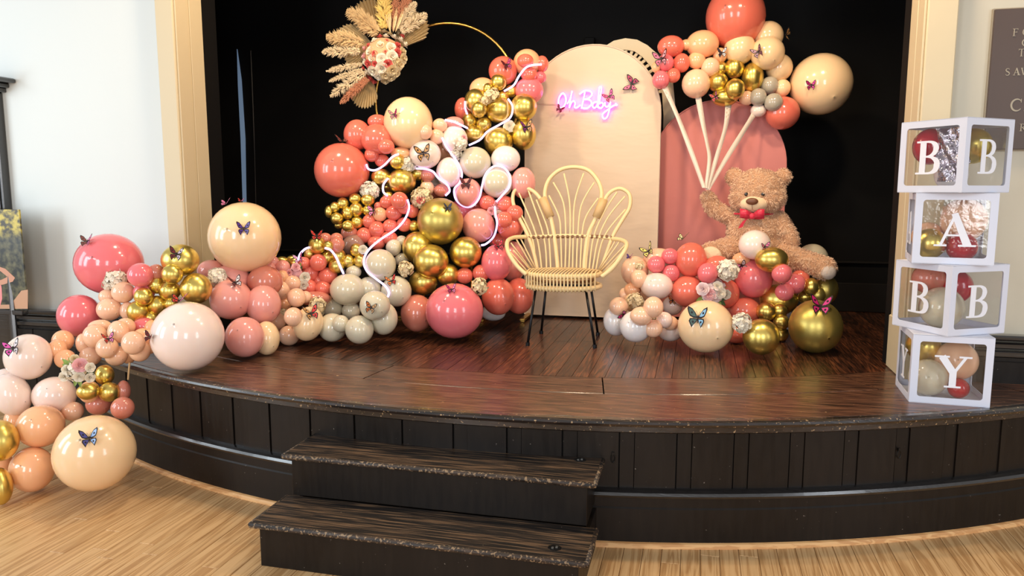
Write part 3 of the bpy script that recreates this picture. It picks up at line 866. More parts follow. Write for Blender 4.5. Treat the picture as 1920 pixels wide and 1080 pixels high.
# ================================================================ LIGHT ROPE winding over the balloons
rope_m = mat('light_rope', (225, 205, 255), .4, emis=1.1, ecol=(205, 185, 255))
rp = empty('light_rope', (0, 0, 0)); 
ropes = ["1015,121 1000,122 986,127 973,143 963,160 945,171", "953,186 961,200 957,220 938,233 915,246 900,262 880,272", "872,190 872,202 876,214", "834,225 850,228 868,236 876,240",
 "829,258 836,274 846,288 858,305 866,325 862,342 852,355 855,374 870,387 886,386 899,370 904,348 911,326 926,312 944,314 956,330 955,350 942,366 931,378",
 "928,388 929,402 932,420 926,443 912,457 902,460", "687,308 691,317 704,319 720,310 736,294 748,289", "728,334 719,346 719,360 727,367", "764,374 767,390 759,411 742,430 712,450 690,470 682,490 688,508 704,522 722,536 729,548 727,557",
 "781,316 798,317 812,322 822,334 838,346 843,358 835,367", "559,488 563,476 572,467 580,464", "609,465 620,469 630,482 638,500 644,513"]
for s_ in ropes:
    p = [tuple(map(float, q.split(','))) for q in s_.split()]; q2 = catmull([Vector((a, b, 0)) for a, b in p], 6); D = []
    for v in q2: h, n_ = hit(v.x, v.y); D.append((h-C0).dot(Fv)-.014)
    D = np.array(D); Dm = D.copy()
    for i in range(len(D)): Dm[i] = D[max(0, i-3):i+4].min()
    Dm = np.convolve(np.pad(Dm, 3, mode='edge'), np.ones(7)/7, 'valid'); pts = [ad(v.x, v.y, float(min(a_, b_+.02))) for v, a_, b_ in zip(q2, Dm, D)]
    mb = MB(); mb.tube(pts, .0075, 8); mb.build('rope_section', rope_m, rp, True)
tag(rp, 'pale violet glowing neon light rope winding through the tall balloon column', 'light rope')

# ================================================================ BUTTERFLIES
def butterfly(x, y, size, c1, c2, label, roll=0, tilt=35, on=None, c3=(30, 22, 26)):
    if on is None: p, n = hit(x, y)
    else: p, n = on
    n = n.normalized(); view = (C0-p).normalized(); n = (n+view*.35).normalized()
    up = Vector((0, 0, 1)); up = (up-n*up.dot(n)).normalized() if abs(n.z) < .97 else Fv.copy(); rt = up.cross(n)
    if abs(n.z) >= .97: up = (Fv-n*Fv.dot(n)).normalized(); rt = up.cross(n)
    A = Matrix(((rt.x, up.x, n.x), (rt.y, up.y, n.y), (rt.z, up.z, n.z))) @ Matrix.Rotation(math.radians(roll), 3, 'Z')
    t = (p-C0).dot(Fv); s = size*t/FP; mw = Matrix.Translation(p+n*.006) @ A.to_4x4() @ Matrix.Diagonal((s, s, s, 1))
    e = empty('butterfly', mw=None); e.matrix_basis = mw; tag(e, label, 'butterfly')
    m1 = mat('wing_%d_%d_%d' % c1, c1, .35); m2 = mat('wing_%d_%d_%d' % c2, c2, .35); m3 = mat('wing_%d_%d_%d' % c3, c3, .5)
    up_ = [(0, .02), (.12, .22), (.30, .40), (.50, .47), (.52, .36), (.46, .20), (.38, .06), (.20, .0)]; lo = [(0, 0), (.20, -.01), (.36, -.04), (.40, -.16), (.32, -.30), (.24, -.42), (.17, -.28), (.07, -.16)]
    def lobes(sgn, m_in, m_out):
        mb = MB(); F_ = Matrix.Rotation(math.radians(-tilt*sgn), 4, 'Y')
        for poly in (up_, lo):
            cx = sum(a for a, b in poly)/8; cy = sum(b for a, b in poly)/8
            mb.m = 1; mb.prism([(a*sgn, b) for a, b in (poly if sgn > 0 else poly[::-1])], F_, .012)
            q = [(cx+(a-cx)*.70, cy+(b-cy)*.70) for a, b in poly]; mb.m = 0; mb.prism([(a*sgn, b) for a, b in (q if sgn > 0 else q[::-1])], F_ @ Matrix.Translation((0, 0, .013)), .008)
            mb.m = 1
            mb.prism([(cx*sgn+.055*math.cos(a), cy+.055*math.sin(a)) for a in [2*PI*i/6 for i in range(6)]], F_ @ Matrix.Translation((0, 0, .022)), .006)
        return mb.build('wing', [m_in, m_out], e)
    lobes(-1, m1, m3); lobes(1, m2, m3)
    mb = MB(); mb.tube([(0, .14, .03), (0, .05, .03), (0, -.1, .02), (0, -.2, .015)], .03, 6, taper=lambda q: 1-.6*q); mb.tube([(0, .13, .03), (-.05, .25, .05), (-.1, .33, .05)], .007, 4); mb.tube([(0, .13, .03), (.05, .25, .05), (.1, .33, .05)], .007, 4)
    mb.build('body', m3, e); return e
MAG, PNK, RED, ORG, BLU, PUR, MAR, GLD, YEL, WHT = (190, 40, 110), (240, 130, 180), (215, 60, 50), (225, 130, 70), (60, 80, 170), (90, 60, 150), (110, 25, 35), (200, 150, 90), (235, 215, 120), (235, 225, 225)
BFS = [(165, 455, 26, MAR, PNK, 'dark wine and pink butterfly on the huge hot pink balloon by the wall', 10), (26, 655, 34, (230, 90, 190), WHT, 'bright pink butterfly on the blush balloon atop the floor pile', 15),
 (168, 824, 36, (80, 80, 150), (150, 180, 225), 'blue and brown butterfly on the huge cream balloon on the hall floor', 4), (203, 638, 24, RED, PNK, 'coral butterfly on the peach cluster at the stage corner', 5),
 (284, 633, 24, MAR, RED, 'dark red butterfly on the edge of the huge blush balloon', -20), (337, 567, 34, RED, PNK, 'coral butterfly perched on top of the huge blush balloon', 20),
 (457, 430, 28, PUR, PUR, 'purple swallowtail butterfly on the huge cream balloon', 0), (425, 384, 22, PNK, PNK, 'pale pink butterfly on the top edge of the huge cream balloon', 30), (452, 379, 14, RED, PNK, 'tiny red butterfly on the crown of the huge cream balloon', 0),
 (331, 478, 28, MAR, (210, 190, 200), 'dark and lilac butterfly on the large gold balloon', -10), (441, 532, 26, MAR, WHT, 'dark and white butterfly on the rose pink balloon', 10), (594, 446, 26, RED, (200, 50, 40), 'red butterfly standing on the gold balloon over the light arch', 0),
 (562, 487, 22, (225, 150, 200), PNK, 'lilac pink butterfly beside the coral balloons of the low garland', 20), (647, 512, 16, (40, 40, 80), (60, 60, 100), 'navy butterfly at the end of the light arch', 0),
 (696, 577, 24, ORG, GLD, 'orange butterfly on the ivory balloon of the low garland', -15), (583, 590, 32, GLD, RED, 'orange red butterfly on the cream peach balloon of the low garland', 10), (735, 529, 24, ORG, RED, 'orange butterfly on the ivory balloon beside the flower puff', 20),
 (740, 216, 20, (190, 120, 130), MAG, 'mauve butterfly on the huge cream balloon of the tall column', 10), (794, 288, 34, GLD, GLD, 'golden brown butterfly on the blush balloon of the tall column', 10),
 (702, 397, 24, PNK, (225, 110, 110), 'rose butterfly beside the coral grapes', 10), (637, 396, 20, (225, 100, 150), PNK, 'pink butterfly on the gold grapes', 30), (874, 347, 26, MAR, (90, 30, 40), 'dark maroon butterfly inside the loop of light rope', 0),
 (839, 391, 18, (40, 60, 100), (50, 60, 90), 'navy butterfly on the huge pale gold balloon', 0), (847, 545, 22, MAG, PNK, 'magenta butterfly on the huge hot pink balloon by the chair', 10), (934, 465, 26, (200, 40, 70), (210, 60, 80), 'crimson butterfly on the pink balloon behind the chair arm', 10),
 (950, 123, 22, MAR, MAG, 'maroon butterfly on the coral balloon at the column top', 20), (987, 240, 26, (120, 50, 120), GLD, 'purple and gold butterfly on the gold balloon near the column top', 10), (642, 267, 30, (150, 70, 60), (190, 110, 90), 'flat brown butterfly on the crown of the huge coral balloon', 0),
 (1181, 484, 14, PUR, PNK, 'tiny lilac butterfly on the pale heap beside the chair', 10), (1281, 450, 24, (240, 225, 170), YEL, 'pale yellow butterfly on the coral balloon before the pink panel', 20), (1218, 473, 30, YEL, (245, 230, 160), 'yellow butterfly above the pale heap', 40),
 (1261, 565, 18, ORG, GLD, 'small orange brown butterfly on the pale heap', 0), (1168, 588, 22, MAG, PNK, 'pink butterfly low on the pale heap', 60), (1309, 598, 42, (60, 90, 80), (140, 190, 225), 'black and sky blue butterfly on the huge cream balloon on the boards', 0),
 (1538, 578, 44, MAG, (200, 60, 130), 'magenta spotted butterfly on the huge pale gold balloon', -5), (1391, 497, 24, PNK, WHT, 'pink and white butterfly beside the white flowers', 30), (1433, 463, 20, (225, 130, 160), PNK, 'pale pink butterfly on the gold balloon in the lap of the teddy', 10),
 (1241, 112, 32, (225, 50, 120), (240, 170, 180), 'hot pink butterfly on the coral edge of the floating bunch', 10), (1353, 100, 20, (60, 50, 70), WHT, 'black and white butterfly inside the floating bunch', 5), (1423, 98, 24, (150, 100, 130), (140, 90, 110), 'brown violet butterfly on the cream balloon of the floating bunch', 25),
 (1472, 66, 24, GLD, GLD, 'gold butterfly on the upper cream balloon of the floating bunch', 80), (1522, 160, 20, MAG, (235, 80, 180), 'magenta butterfly on the huge cream balloon of the floating bunch', 0), (1343, 182, 20, RED, PNK, 'rose butterfly under the gold balloons of the floating bunch', 20)]
for b_ in BFS: butterfly(b_[0], b_[1], b_[2]*1.05, b_[3], b_[4], b_[5], b_[6])
pn = Vector((0, -1, .15))
butterfly(1185, 158, 30, (215, 80, 130), (175, 60, 95), 'large magenta butterfly pinned on the cream arch panel above the neon sign', 25+50, 15, (ay(1185, 158, 5.715), pn))
butterfly(1143, 182, 24, (215, 30, 130), (225, 90, 160), 'magenta butterfly on the end of the neon sign', 30, 25, (ay(1143, 182, 5.68), pn)); butterfly(1050, 205, 16, (150, 20, 70), (170, 30, 90), 'tiny dark magenta butterfly at the start of the neon sign', -30, 25, (ay(1050, 205, 5.68), pn))

# ================================================================ FLOWERS
def q_frame(n, rnd):
    n = n.normalized(); a = n.orthogonal().normalized(); a = Quaternion(n, rnd.uniform(0, 2*PI)) @ a; return a, n.cross(a)
def florets(mb, c, R_, cnt, s, rnd, front=None):
    for i in range(cnt):
        while True:
            n = Vector((rnd.gauss(0, 1), rnd.gauss(0, 1), rnd.gauss(0, 1))).normalized()
            if front is None or n.dot(front) > -.25: break
        p = c+n*R_*rnd.uniform(.82, 1.0); n = (n+Vector((rnd.uniform(-.5, .5), rnd.uniform(-.5, .5), rnd.uniform(-.5, .5)))).normalized(); a, b = q_frame(n, rnd)
        for k in range(4):
            d = a*math.cos(k*PI/2)+b*math.sin(k*PI/2); e_ = n.cross(d); ss = s*rnd.uniform(.8, 1.2); lift = rnd.uniform(.15, .5)
            vs = [p, p+d*ss*.5+e_*ss*.52+n*ss*.15, p+d*ss*.95+e_*ss*.36+n*ss*lift*.6, p+d*ss*.95-e_*ss*.36+n*ss*lift*.6, p+d*ss*.5-e_*ss*.52+n*ss*.15]
            mb.add(vs, [(0, 1, 2), (0, 2, 3), (0, 3, 4)])
def rose_mb(mb, c, n, R_, rnd, layers=4):
    R_ = R_*1.1
    a, b = q_frame(n, rnd); n = n.normalized()
    for L_ in range(layers):
        f = (L_+1)/layers; np_ = 3+L_; r = R_*f
        for k in range(np_):
            ph = 2*PI*(k+.37*L_)/np_; hw = PI/np_*1.25; vs = []
            for j, (rr, hh) in enumerate(((.25, 0), (.72, .45), (1.0, .62))):
                for q in (-1, -.33, .33, 1):
                    an = ph+hw*q*(.6 if j == 0 else 1 if j == 1 else .85); rad = r*rr*(1-.10*abs(q)*(j == 2)); vs.append(c+(a*math.cos(an)+b*math.sin(an))*rad+n*(R_*(hh*(1.7-1.35*f)+.10*(1-abs(q)))*(1.0)))
            mb.add(vs, [(j*4+q, j*4+q+1, j*4+5+q, j*4+4+q) for j in range(2) for q in range(3)])
    mb.ball(c+n*R_*.35, R_*.14, 6, 4)
def leaf_mb(mb, p, d, L_, W_, n):
    d = d.normalized(); s_ = d.cross(n).normalized(); n2 = s_.cross(d)
    sec = [(0, .05, 0), (.25, .8, .06), (.5, 1, .08), (.75, .7, .04), (1, .03, -.05)]; vs = []
    for t, w_, z in sec: vs += [p+d*L_*t+s_*W_*w_+n2*L_*z, p+d*L_*t+n2*L_*(z-.05), p+d*L_*t-s_*W_*w_+n2*L_*z]
    mb.add(vs, [(i*3+k, i*3+k+1, i*3+4+k, i*3+3+k) for i in range(4) for k in range(2)])
m_white = mat('petal_ivory', (236, 226, 206), .6, sheen=.3); m_cream = mat('petal_cream', (226, 206, 164), .6); m_pink = mat('petal_pink', (236, 180, 180), .6); m_coral = mat('petal_coral', (214, 96, 90), .6); m_leaf = mat('leaf_green', (70, 96, 48), .5); m_leaf2 = mat('leaf_light', (140, 165, 80), .5)
def puff(x, y, rpx, label, n=46, m=None, roses=(), leaves=0, name='flower_puff', sy=1, push=.6, fl=None, D=None):
    rnd = random.Random(int(x*31+y)); p, nn = hit(x, y)
    if D: p = ad(x, y, D); nn = (C0-p).normalized()
    t = (p-C0).dot(Fv); R_ = rpx*t/FP; view = (C0-p).normalized(); c = p+(nn+view).normalized()*R_*push
    e = empty(name, tuple(c)); tag(e, label, 'flowers'); z = Vector((0, 0, 0))
    mb = MB(); florets(mb, z, R_, int(n*1.7), R_*.27 if fl is None else fl*t/FP, rnd, view); mb.ball(z, R_*.72, 10, 6); o = mb.build('petals', m or m_white, e); o['kind'] = 'stuff'
    for dx, dy, rr, mm in roses:
        q = (Rv*dx+Uv*dy)*t/FP; mb = MB(); rose_mb(mb, q+view*R_*(.75 if abs(dx)+abs(dy) < rpx*1.2 else .3), (view+q/R_*.4), rr*t/FP, rnd); mb.build('rose', mm, e, True)
    for i in range(leaves):
        a = rnd.uniform(0, 2*PI); d = Rv*math.cos(a)+Uv*math.sin(a)*.8+view*.2; mb = MB(); leaf_mb(mb, d*R_*.8, d, R_*rnd.uniform(.5, .9), R_*.16, view); mb.build('leaf', m_leaf if i % 2 else m_leaf2, e)
    return e
puff(216, 520, 17, 'ivory hydrangea puff between the hot pink balloon and the gold grapes'); puff(204, 532, 12, 'smaller ivory hydrangea puff below the first, on the peach balloons', 30)
puff(150, 702, 22, 'mixed bouquet of roses and leaves over the gold balloons at the stage corner', 20, None, [(4, 8, 13, m_pink), (-20, 0, 9, m_white), (2, -12, 10, m_white), (22, 4, 9, m_white), (22, -14, 9, m_white), (-25, -12, 9, m_white), (-6, 20, 8, m_cream)], 12, 'bouquet')
puff(410, 521, 17, 'ivory hydrangea puff on the rose pink balloons below the huge cream balloon', 50)
puff(560, 508, 15, 'pink roses with green leaves on the low garland', 10, m_pink, [(-2, 12, 8, m_pink), (14, -6, 10, m_white), (12, -20, 9, m_white), (-14, 2, 7, m_pink)], 14, 'bouquet')
puff(594, 570, 15, 'ivory hydrangea puff beside the ivory balloons of the low garland', 40, m_cream); puff(604, 580, 11, 'small ivory hydrangea puff tucked under the ivory balloons', 24, m_cream); puff(532, 583, 10, 'small ivory hydrangea puff between the small peach balloons', 24, m_cream)
puff(698, 352, 17, 'ivory curled petal puff beside the huge coral balloon', 60); puff(760, 302, 16, 'ivory flower puff with a rose above the large gold balloon', 40, None, [(-8, 2, 9, m_white)])
puff(786, 378, 19, 'cream petal puff with a coral rosette beside the huge pale gold balloon', 60, m_cream, [(-2, -3, 8, m_coral)]); puff(918, 177, 15, 'cream petal puff among the gold balloons at the column top', 40, m_cream); puff(906, 188, 10, 'small cream petal puff against the gold balloon below the column top', 24, m_cream)
puff(957, 238, 6, 'single ivory rose between gold balloons of the tall column', 4, None, [(0, 0, 11, m_white)], 0, 'rose_bloom'); puff(862, 268, 13, 'ivory and pink petal puff in the middle of the tall column', 36, None, [(6, 10, 6, m_pink)]); puff(855, 286, 11, 'small ivory petal puff just below the pink and ivory one', 30)
puff(819, 339, 6, 'single ivory rose on the light rope beside the small peach balloons', 6, None, [(0, 0, 10, m_white)], 0, 'rose_bloom'); puff(926, 391, 9, 'cluster of three pale pink roses on the light rope', 8, None, [(2, 9, 9, m_pink), (-7, -2, 8, m_pink), (5, -8, 9, m_white)], 0, 'rose_bloom')
puff(758, 510, 14, 'ivory hydrangea puff beside the large gold balloons of the column foot', 44, m_cream); puff(895, 541, 15, 'ivory hydrangea puff between the two hot pink balloons', 46, m_cream); puff(679, 468, 5, 'small grey white rosette on a gold balloon of the low garland', 4, None, [(0, 0, 8.5, m_white)], 0, 'rose_bloom')
puff(1361, 505, 19, 'ivory hydrangea puff in front of the foot of the teddy', 60); puff(1324, 546, 24, 'wide bouquet of pale blossoms and greens over the huge cream balloon', 46, mat('petal_blush', (238, 216, 214), .6), [(-16, 4, 12, mat('petal_blush', (238, 216, 214), .6)), (-4, -6, 11, m_pink), (14, -3, 11, m_white), (10, 8, 10, m_white), (26, -6, 9, m_white)], 16, 'bouquet')
puff(1391, 605, 18, 'ivory hydrangea puff between the cream balloon and the large gold balloon', 55, D=4.5); puff(1191, 565, 15, 'ivory feathery petal puff on the pale heap', 60, m_cream); puff(1199, 500, 9, 'small ivory petal puff high on the pale heap', 24, m_cream)

# dried arrangement on the hoop
DD = 5.62
def fa(x, y, dz=0): return ad(590+x/4.908, y/4.908, DD-dz)
arr = empty('dried_flower_arrangement', tuple(fa(640, 540))); tag(arr, 'dried palm, pampas and paper rose arrangement fixed to the gold hoop', 'flower arrangement'); O_ = fa(640, 540); u1 = DD/FP/4.908
rnd = random.Random(5); view = (C0-O_).normalized()
def loc(x, y, dz=0): return fa(x, y, dz)-O_
mb = MB(); mb.ball((0, 0, 0), 185*u1, 16, 10); mb.build('foam_ball', mat('foam_tan', (205, 165, 125), .8), arr, True)
palm = [mat('dried_palm_%d' % i, c, .65) for i, c in enumerate(((214, 192, 148), (200, 176, 132), (218, 200, 162)))]
def fan(px, py, ang, L_, spread, m, dz, nf=13):
    c = loc(px, py, dz); vs, fs = [], []; L_ *= u1
    for i in range(2*nf+1):
        a = math.radians(ang-spread/2+spread*i/(2*nf)); d = Rv*math.cos(a)+Uv*math.sin(a); k = L_*(1-.28*abs(i/nf-1)**2.2)*(1 if i % 2 else .95); zf = .030 if i % 2 else -.030
        vs += [c+d*L_*.06, c+d*k*.6+view*zf*L_*1.2, c+d*k+view*zf*L_*2.2]
    for i in range(2*nf): fs += [(i*3, i*3+1, i*3+4, i*3+3), (i*3+1, i*3+2, i*3+5, i*3+4)]
    vs2 = [v-view*.002 for v in vs]; n = len(vs); fs2 = [tuple(n+j for j in reversed(f)) for f in fs]
    return mk('palm_leaf', vs+vs2, fs+fs2, m, arr)
fan(620, 420, 112, 470, 56, palm[1], -.08); fan(720, 470, 50, 440, 60, palm[0], -.05); fan(560, 440, 160, 390, 62, palm[2], -.06); fan(510, 640, 258, 370, 56, palm[0], -.04); fan(480, 480, 192, 220, 100, palm[1], -.03); fan(760, 330, 68, 330, 40, palm[2], -.03)
def plume(x0, y0, x1, y1, wd, m, dz=.04, n=300, sp=.5):
    wd *= 1.35
    a, b = loc(x0, y0, dz), loc(x1, y1, dz); d = b-a; L_ = d.length; dn = d.normalized(); mb = MB(); W_ = wd*u1; mb.tube([a, b], .0035, 5)
    for i in range(n):
        t = rnd.random(); rad = Quaternion(dn, rnd.uniform(0, 2*PI)) @ dn.orthogonal().normalized(); w_ = W_*math.sin(PI*min(1, .12+t*.86))**.6
        p = a+d*t+rad*w_*.35; q = p+(dn*sp*1.2+rad*.75+Vector((rnd.uniform(-.3, .3), rnd.uniform(-.3, .3), rnd.uniform(-.3, .3)))).normalized()*w_*rnd.uniform(.7, 1.1); s_ = (q-p).cross(view).normalized()*W_*.11; s3 = view*W_*.06
        mb.add([p-s_, p+s_, q, p+s3], [(0, 1, 2), (1, 3, 2), (3, 0, 2)])
    return mb.build('pampas_plume', m, arr)
pw1, pw2, pw3, pw4 = mat('pampas_straw', (214, 184, 136), .8), mat('pampas_cream', (224, 204, 168), .8), mat('pampas_rose', (196, 132, 98), .8), mat('pampas_yellow', (235, 205, 120), .8)
for a in ((560, 240, 300, 100, 60, pw1), (590, 300, 420, 190, 60, pw1), (440, 390, 115, 340, 62, pw1), (420, 470, 70, 480, 42, pw2), (440, 590, 105, 655, 26, pw2), (440, 640, 130, 750, 26, pw2), (470, 660, 145, 885, 42, pw2), (480, 720, 235, 955, 34, pw3), (500, 730, 300, 900, 22, pw3),
          (760, 260, 930, 20, 40, pw2), (790, 290, 1030, 130, 46, pw2), (640, 260, 640, -40, 62, pw4), (740, 240, 880, -60, 40, pw3), (730, 280, 760, -80, 36, pw3)): plume(*a)
for x0, y0, x1, y1 in ((690, 310, 690, 60), (720, 300, 760, 60), (700, 310, 650, 70), (740, 300, 830, 60)):
    mb = MB(); leaf_mb(mb, loc(x0, y0, .06), loc(x1, y1, .06)-loc(x0, y0, .06), (loc(x1, y1)-loc(x0, y0)).length, 16*u1, view); mb.build('dried_leaf', palm[0], arr)
spots = [(605, 345, 24, 'c'), (655, 345, 28, 'w'), (560, 392, 34, 'w'), (610, 432, 40, 'w'), (662, 392, 24, 'c'), (700, 445, 38, 'w'), (725, 352, 32, 'w'), (760, 425, 28, 'c'), (800, 340, 28, 'c'), (780, 375, 34, 'w'), (820, 415, 32, 'w'), (510, 425, 26, 'c'), (470, 450, 26, 'p'), (520, 480, 36, 'w'), (563, 500, 32, 'c'), (648, 486, 22, 'c'), (705, 520, 42, 'w'), (758, 485, 30, 'c'),
         (530, 540, 26, 'w'), (618, 540, 38, 'w'), (500, 585, 30, 'c'), (562, 588, 24, 'c'), (672, 588, 34, 'c'), (620, 620, 44, 'w'), (545, 645, 40, 'w'), (650, 680, 36, 'y'), (710, 640, 42, 'y'), (770, 590, 40, 'y'), (805, 540, 38, 'y'), (800, 480, 34, 'y'), (465, 520, 26, 'p'), (460, 620, 24, 'c'), (520, 710, 32, 'c'), (550, 740, 26, 'c'), (590, 700, 30, 'w'), (650, 735, 32, 'y'), (700, 705, 34, 'y'), (740, 670, 34, 'y'), (470, 570, 24, 'w'), (740, 560, 30, 'y'), (490, 655, 24, 'w'), (690, 320, 26, 'y'), (640, 300, 28, 'y')]
mm = {'c': m_coral, 'w': m_white, 'p': m_pink, 'y': m_cream}
for x, y, r, k in spots:
    q = Vector((x-640, 540-y, 0)); hh = math.sqrt(max(0, 200**2-q.x**2-q.y**2)); nn = (Rv*q.x+Uv*q.y+view*max(hh, 30)).normalized(); mb = MB(); rose_mb(mb, (Rv*q.x+Uv*q.y+view*hh*.9)*u1, nn, r*u1*1.3, rnd, 3); mb.build('rose', mm[k], arr, True)

# ================================================================ TEDDY BEAR
def fpt(x, y, dz=0, D=5.22): return ad(1300+x/4.908, 300+y/4.908, D-dz)
BO = fpt(560, 820); bu = 5.22/FP/4.908; bear = empty('teddy_bear', tuple(BO)); tag(bear, 'big tan curly plush teddy bear with a raised paw and a red ribbon bow', 'teddy bear')
bn = (C0-BO); bn.z = 0; bn.normalize(); br = Vector((0, 0, 1)).cross(bn).normalized(); BU = Vector((0, 0, 1))
def bl(x, y, z=0): return br*((x-560)*bu)+BU*((820-y)*bu)+bn*(z*bu)
bmb = MB(); RM = Matrix((tuple((br.x, bn.x, 0)), (br.y, bn.y, 0), (0, 0, 1)))
def ell(x, y, z, rx, ry, rz): bmb.ball(bl(x, y, z), bu, 28, 18, RM, (rx, rz, ry))
def limb(p, q, r0, r1, n=7):
    for i in range(n):
        t = i/(n-1); r = r0+(r1-r0)*t; ell(*[p[k]+(q[k]-p[k])*t for k in range(3)], r, r, r)
ell(570, 285, 30, 235, 195, 190); ell(490, 350, 60, 165, 130, 150); ell(650, 350, 60, 165, 130, 150); ell(358, 160, 10, 78, 80, 48); ell(780, 162, 10, 72, 76, 48)
ell(560, 660, 0, 250, 220, 190); ell(560, 560, 0, 190, 130, 150); ell(560, 780, 20, 270, 120, 190)
limb((390, 545, 20), (190, 450, 60), 78, 70); limb((190, 450, 60), (138, 350, 90), 72, 66); limb((750, 560, 0), (860, 700, 60), 95, 76); limb((860, 700, 60), (875, 745, 80), 76, 66)
limb((420, 800, 60), (200, 850, 200), 120, 98); limb((200, 850, 200), (185, 850, 230), 100, 98, 3); limb((720, 840, 60), (1080, 930, 170), 110, 96); limb((1080, 930, 170), (1150, 955, 190), 96, 98, 3)
raw = bmb.build('tmp', mat('plush', (190, 144, 108), .95, sheen=.3), None); rmod = raw.modifiers.new('r', 'REMESH'); rmod.mode = 'VOXEL'; rmod.voxel_size = .0085
smod = raw.modifiers.new('s', 'SMOOTH'); smod.iterations = 6; smod.factor = .5
bpy.context.view_layer.update(); dg = bpy.context.evaluated_depsgraph_get(); me = bpy.data.meshes.new_from_object(raw.evaluated_get(dg)); bpy.data.objects.remove(raw)
nv = len(me.vertices); co = np.empty(nv*3); me.vertices.foreach_get('co', co); co = co.reshape(-1, 3); no = np.empty(nv*3); me.vertices.foreach_get('normal', no); no = no.reshape(-1, 3)
me.polygons.foreach_set('use_smooth', [True]*len(me.polygons)); me.name = 'plush_body'; body = bpy.data.objects.new('body', me); link(body, bear)
rg = np.random.RandomState(3); NF = 26000; idx = rg.randint(0, nv, NF); P0 = co[idx]+rg.normal(0, .003, (NF, 3)); N0 = no[idx]
fl_ = rg.normal(0, 1, (NF, 3)); fl_ -= N0*(fl_*N0).sum(1)[:, None]; fl_ /= np.linalg.norm(fl_, axis=1)[:, None]
cell = np.floor(P0/.022); hsh = np.sin(cell @ np.array([12.9898, 78.233, 37.719]))*43758.5; hsh = (hsh-np.floor(hsh))*6.283
ta = np.cross(N0, [0.1, .3, 1.]); ta /= np.linalg.norm(ta, axis=1)[:, None]; tb = np.cross(N0, ta); dirl = ta*np.cos(hsh)[:, None]+tb*np.sin(hsh)[:, None]+np.array([0, 0, -.35]); dirl += fl_*.35
Lf = .015*(.7+.6*rg.rand(NF))[:, None]; W = np.cross(N0, dirl); W /= (np.linalg.norm(W, axis=1)[:, None]+1e-9); wf_ = .0016
a0 = P0-N0*.002; V = np.stack([a0-W*wf_, a0+W*wf_, a0+N0*Lf*.55+dirl*Lf*.35+W*wf_*.9, a0+N0*Lf*.55+dirl*Lf*.35-W*wf_*.9, a0+N0*Lf*.6+dirl*Lf*.95], 1).reshape(-1, 3)
bs = np.arange(NF)[:, None]*5; fs = np.concatenate([bs+np.array([0, 1, 2, 3]), ], 1).tolist()+(bs+np.array([3, 2, 4])).tolist()
fur = mk('fur', V.tolist(), [tuple(f) for f in fs], mat('fur', (230, 190, 154), .85, sheen=.4, vary=0), bear); fur['kind'] = 'stuff'
def pad(name, x, y, z, rx, ry, rz, m, rot=None, sm=True):
    mb = MB(); R3 = RM if rot is None else RM @ rot; mb.ball(bl(x, y, z), bu, 24, 16, R3, (rx, rz, ry)); return mb.build(name, m, bear, sm)
muz = mat('muzzle_plush', (236, 205, 165), .85, sheen=.5, bump=(120, .3, .003)); nosem = mat('nose_brown', (110, 66, 42), .45); eyem = mat('eye_black', (8, 7, 7), .08, coat=1)
mz = pad('muzzle', 540, 402, 175, 120, 74, 82, muz); pad('nose', 525, 380, 262, 52, 31, 24, nosem); pad('eye', 473, 318, 212, 17, 17, 12, eyem); pad('eye', 614, 317, 212, 17, 17, 12, eyem)
mb = MB(); mb.tube([bl(527, 408, 262), bl(528, 430, 262), bl(531, 452, 252)], .0016, 5); mb.tube(catmull([bl(470, 440, 235), bl(500, 458, 245), bl(531, 456, 252), bl(562, 460, 245), bl(590, 444, 235)], 3), .0014, 5); mb.build('mouth', nosem, bear)
solem = mat('foot_sole', (226, 205, 170), .8, sheen=.3, bump=(30, .6, .01))
pad('foot_sole', 190, 868, 308, 96, 86, 44, solem); pad('foot_sole', 1180, 985, 255, 70, 66, 44, mat('foot_sole_grey', (205, 190, 178), .8, bump=(30, .6, .01)), Matrix.Rotation(-.5, 3, 'Z'))
rib = mat('red_ribbon', (205, 30, 62), .35, sheen=.3)
def loop(pts, wd, name='bow_loop', z0=190):
    mb = MB(); q = catmull([bl(x, y, z0+z) for x, y, z in pts], 5); n = len(q); vs = []
    for i, p in enumerate(q):
        w_ = wd*bu*(.55+.45*math.sin(PI*min(1, max(0, i/(n-1))))); vs += [p+BU*w_, p-BU*w_, p-BU*w_+bn*.0015, p+BU*w_+bn*.0015]
    fs = [(i*4+k, i*4+(k+1) % 4, i*4+4+(k+1) % 4, i*4+4+k) for i in range(n-1) for k in range(4)]; mb.add(vs, fs); return mb.build(name, rib, bear, True)
loop([(530, 505, 20), (480, 490, 55), (425, 485, 30), (470, 500, 5), (525, 510, 15)], 40); loop([(540, 505, 20), (585, 485, 60), (635, 490, 40), (590, 505, 5), (540, 510, 15)], 40)
pad('bow_knot', 530, 510, 215, 30, 30, 22, rib); 
mb = MB(); q = catmull([bl(510, 520, 215), bl(475, 545, 225), bl(450, 580, 222), bl(435, 615, 218)], 5); vs = []
for i, p in enumerate(q): s_ = (br*.9+BU*.4).normalized()*(16+6*i/len(q))*bu; vs += [p-s_, p+s_, p+s_+bn*.0015, p-s_+bn*.0015]
mb.add(vs, [(i*4+k, i*4+(k+1) % 4, i*4+4+(k+1) % 4, i*4+4+k) for i in range(len(q)-1) for k in range(4)]); mb.build('bow_tail', rib, bear)
mb = MB(); mb.tube([bl(530-x*1.0, 505+14*math.cos(a*2)*0-10, 0)+br*(190*bu*math.sin(a))+bn*(165*bu*math.cos(a)) for x, a in [(0, -1.3+2.6*i/16) for i in range(17)]], .007, 6); mb.build('neck_ribbon', rib, bear)
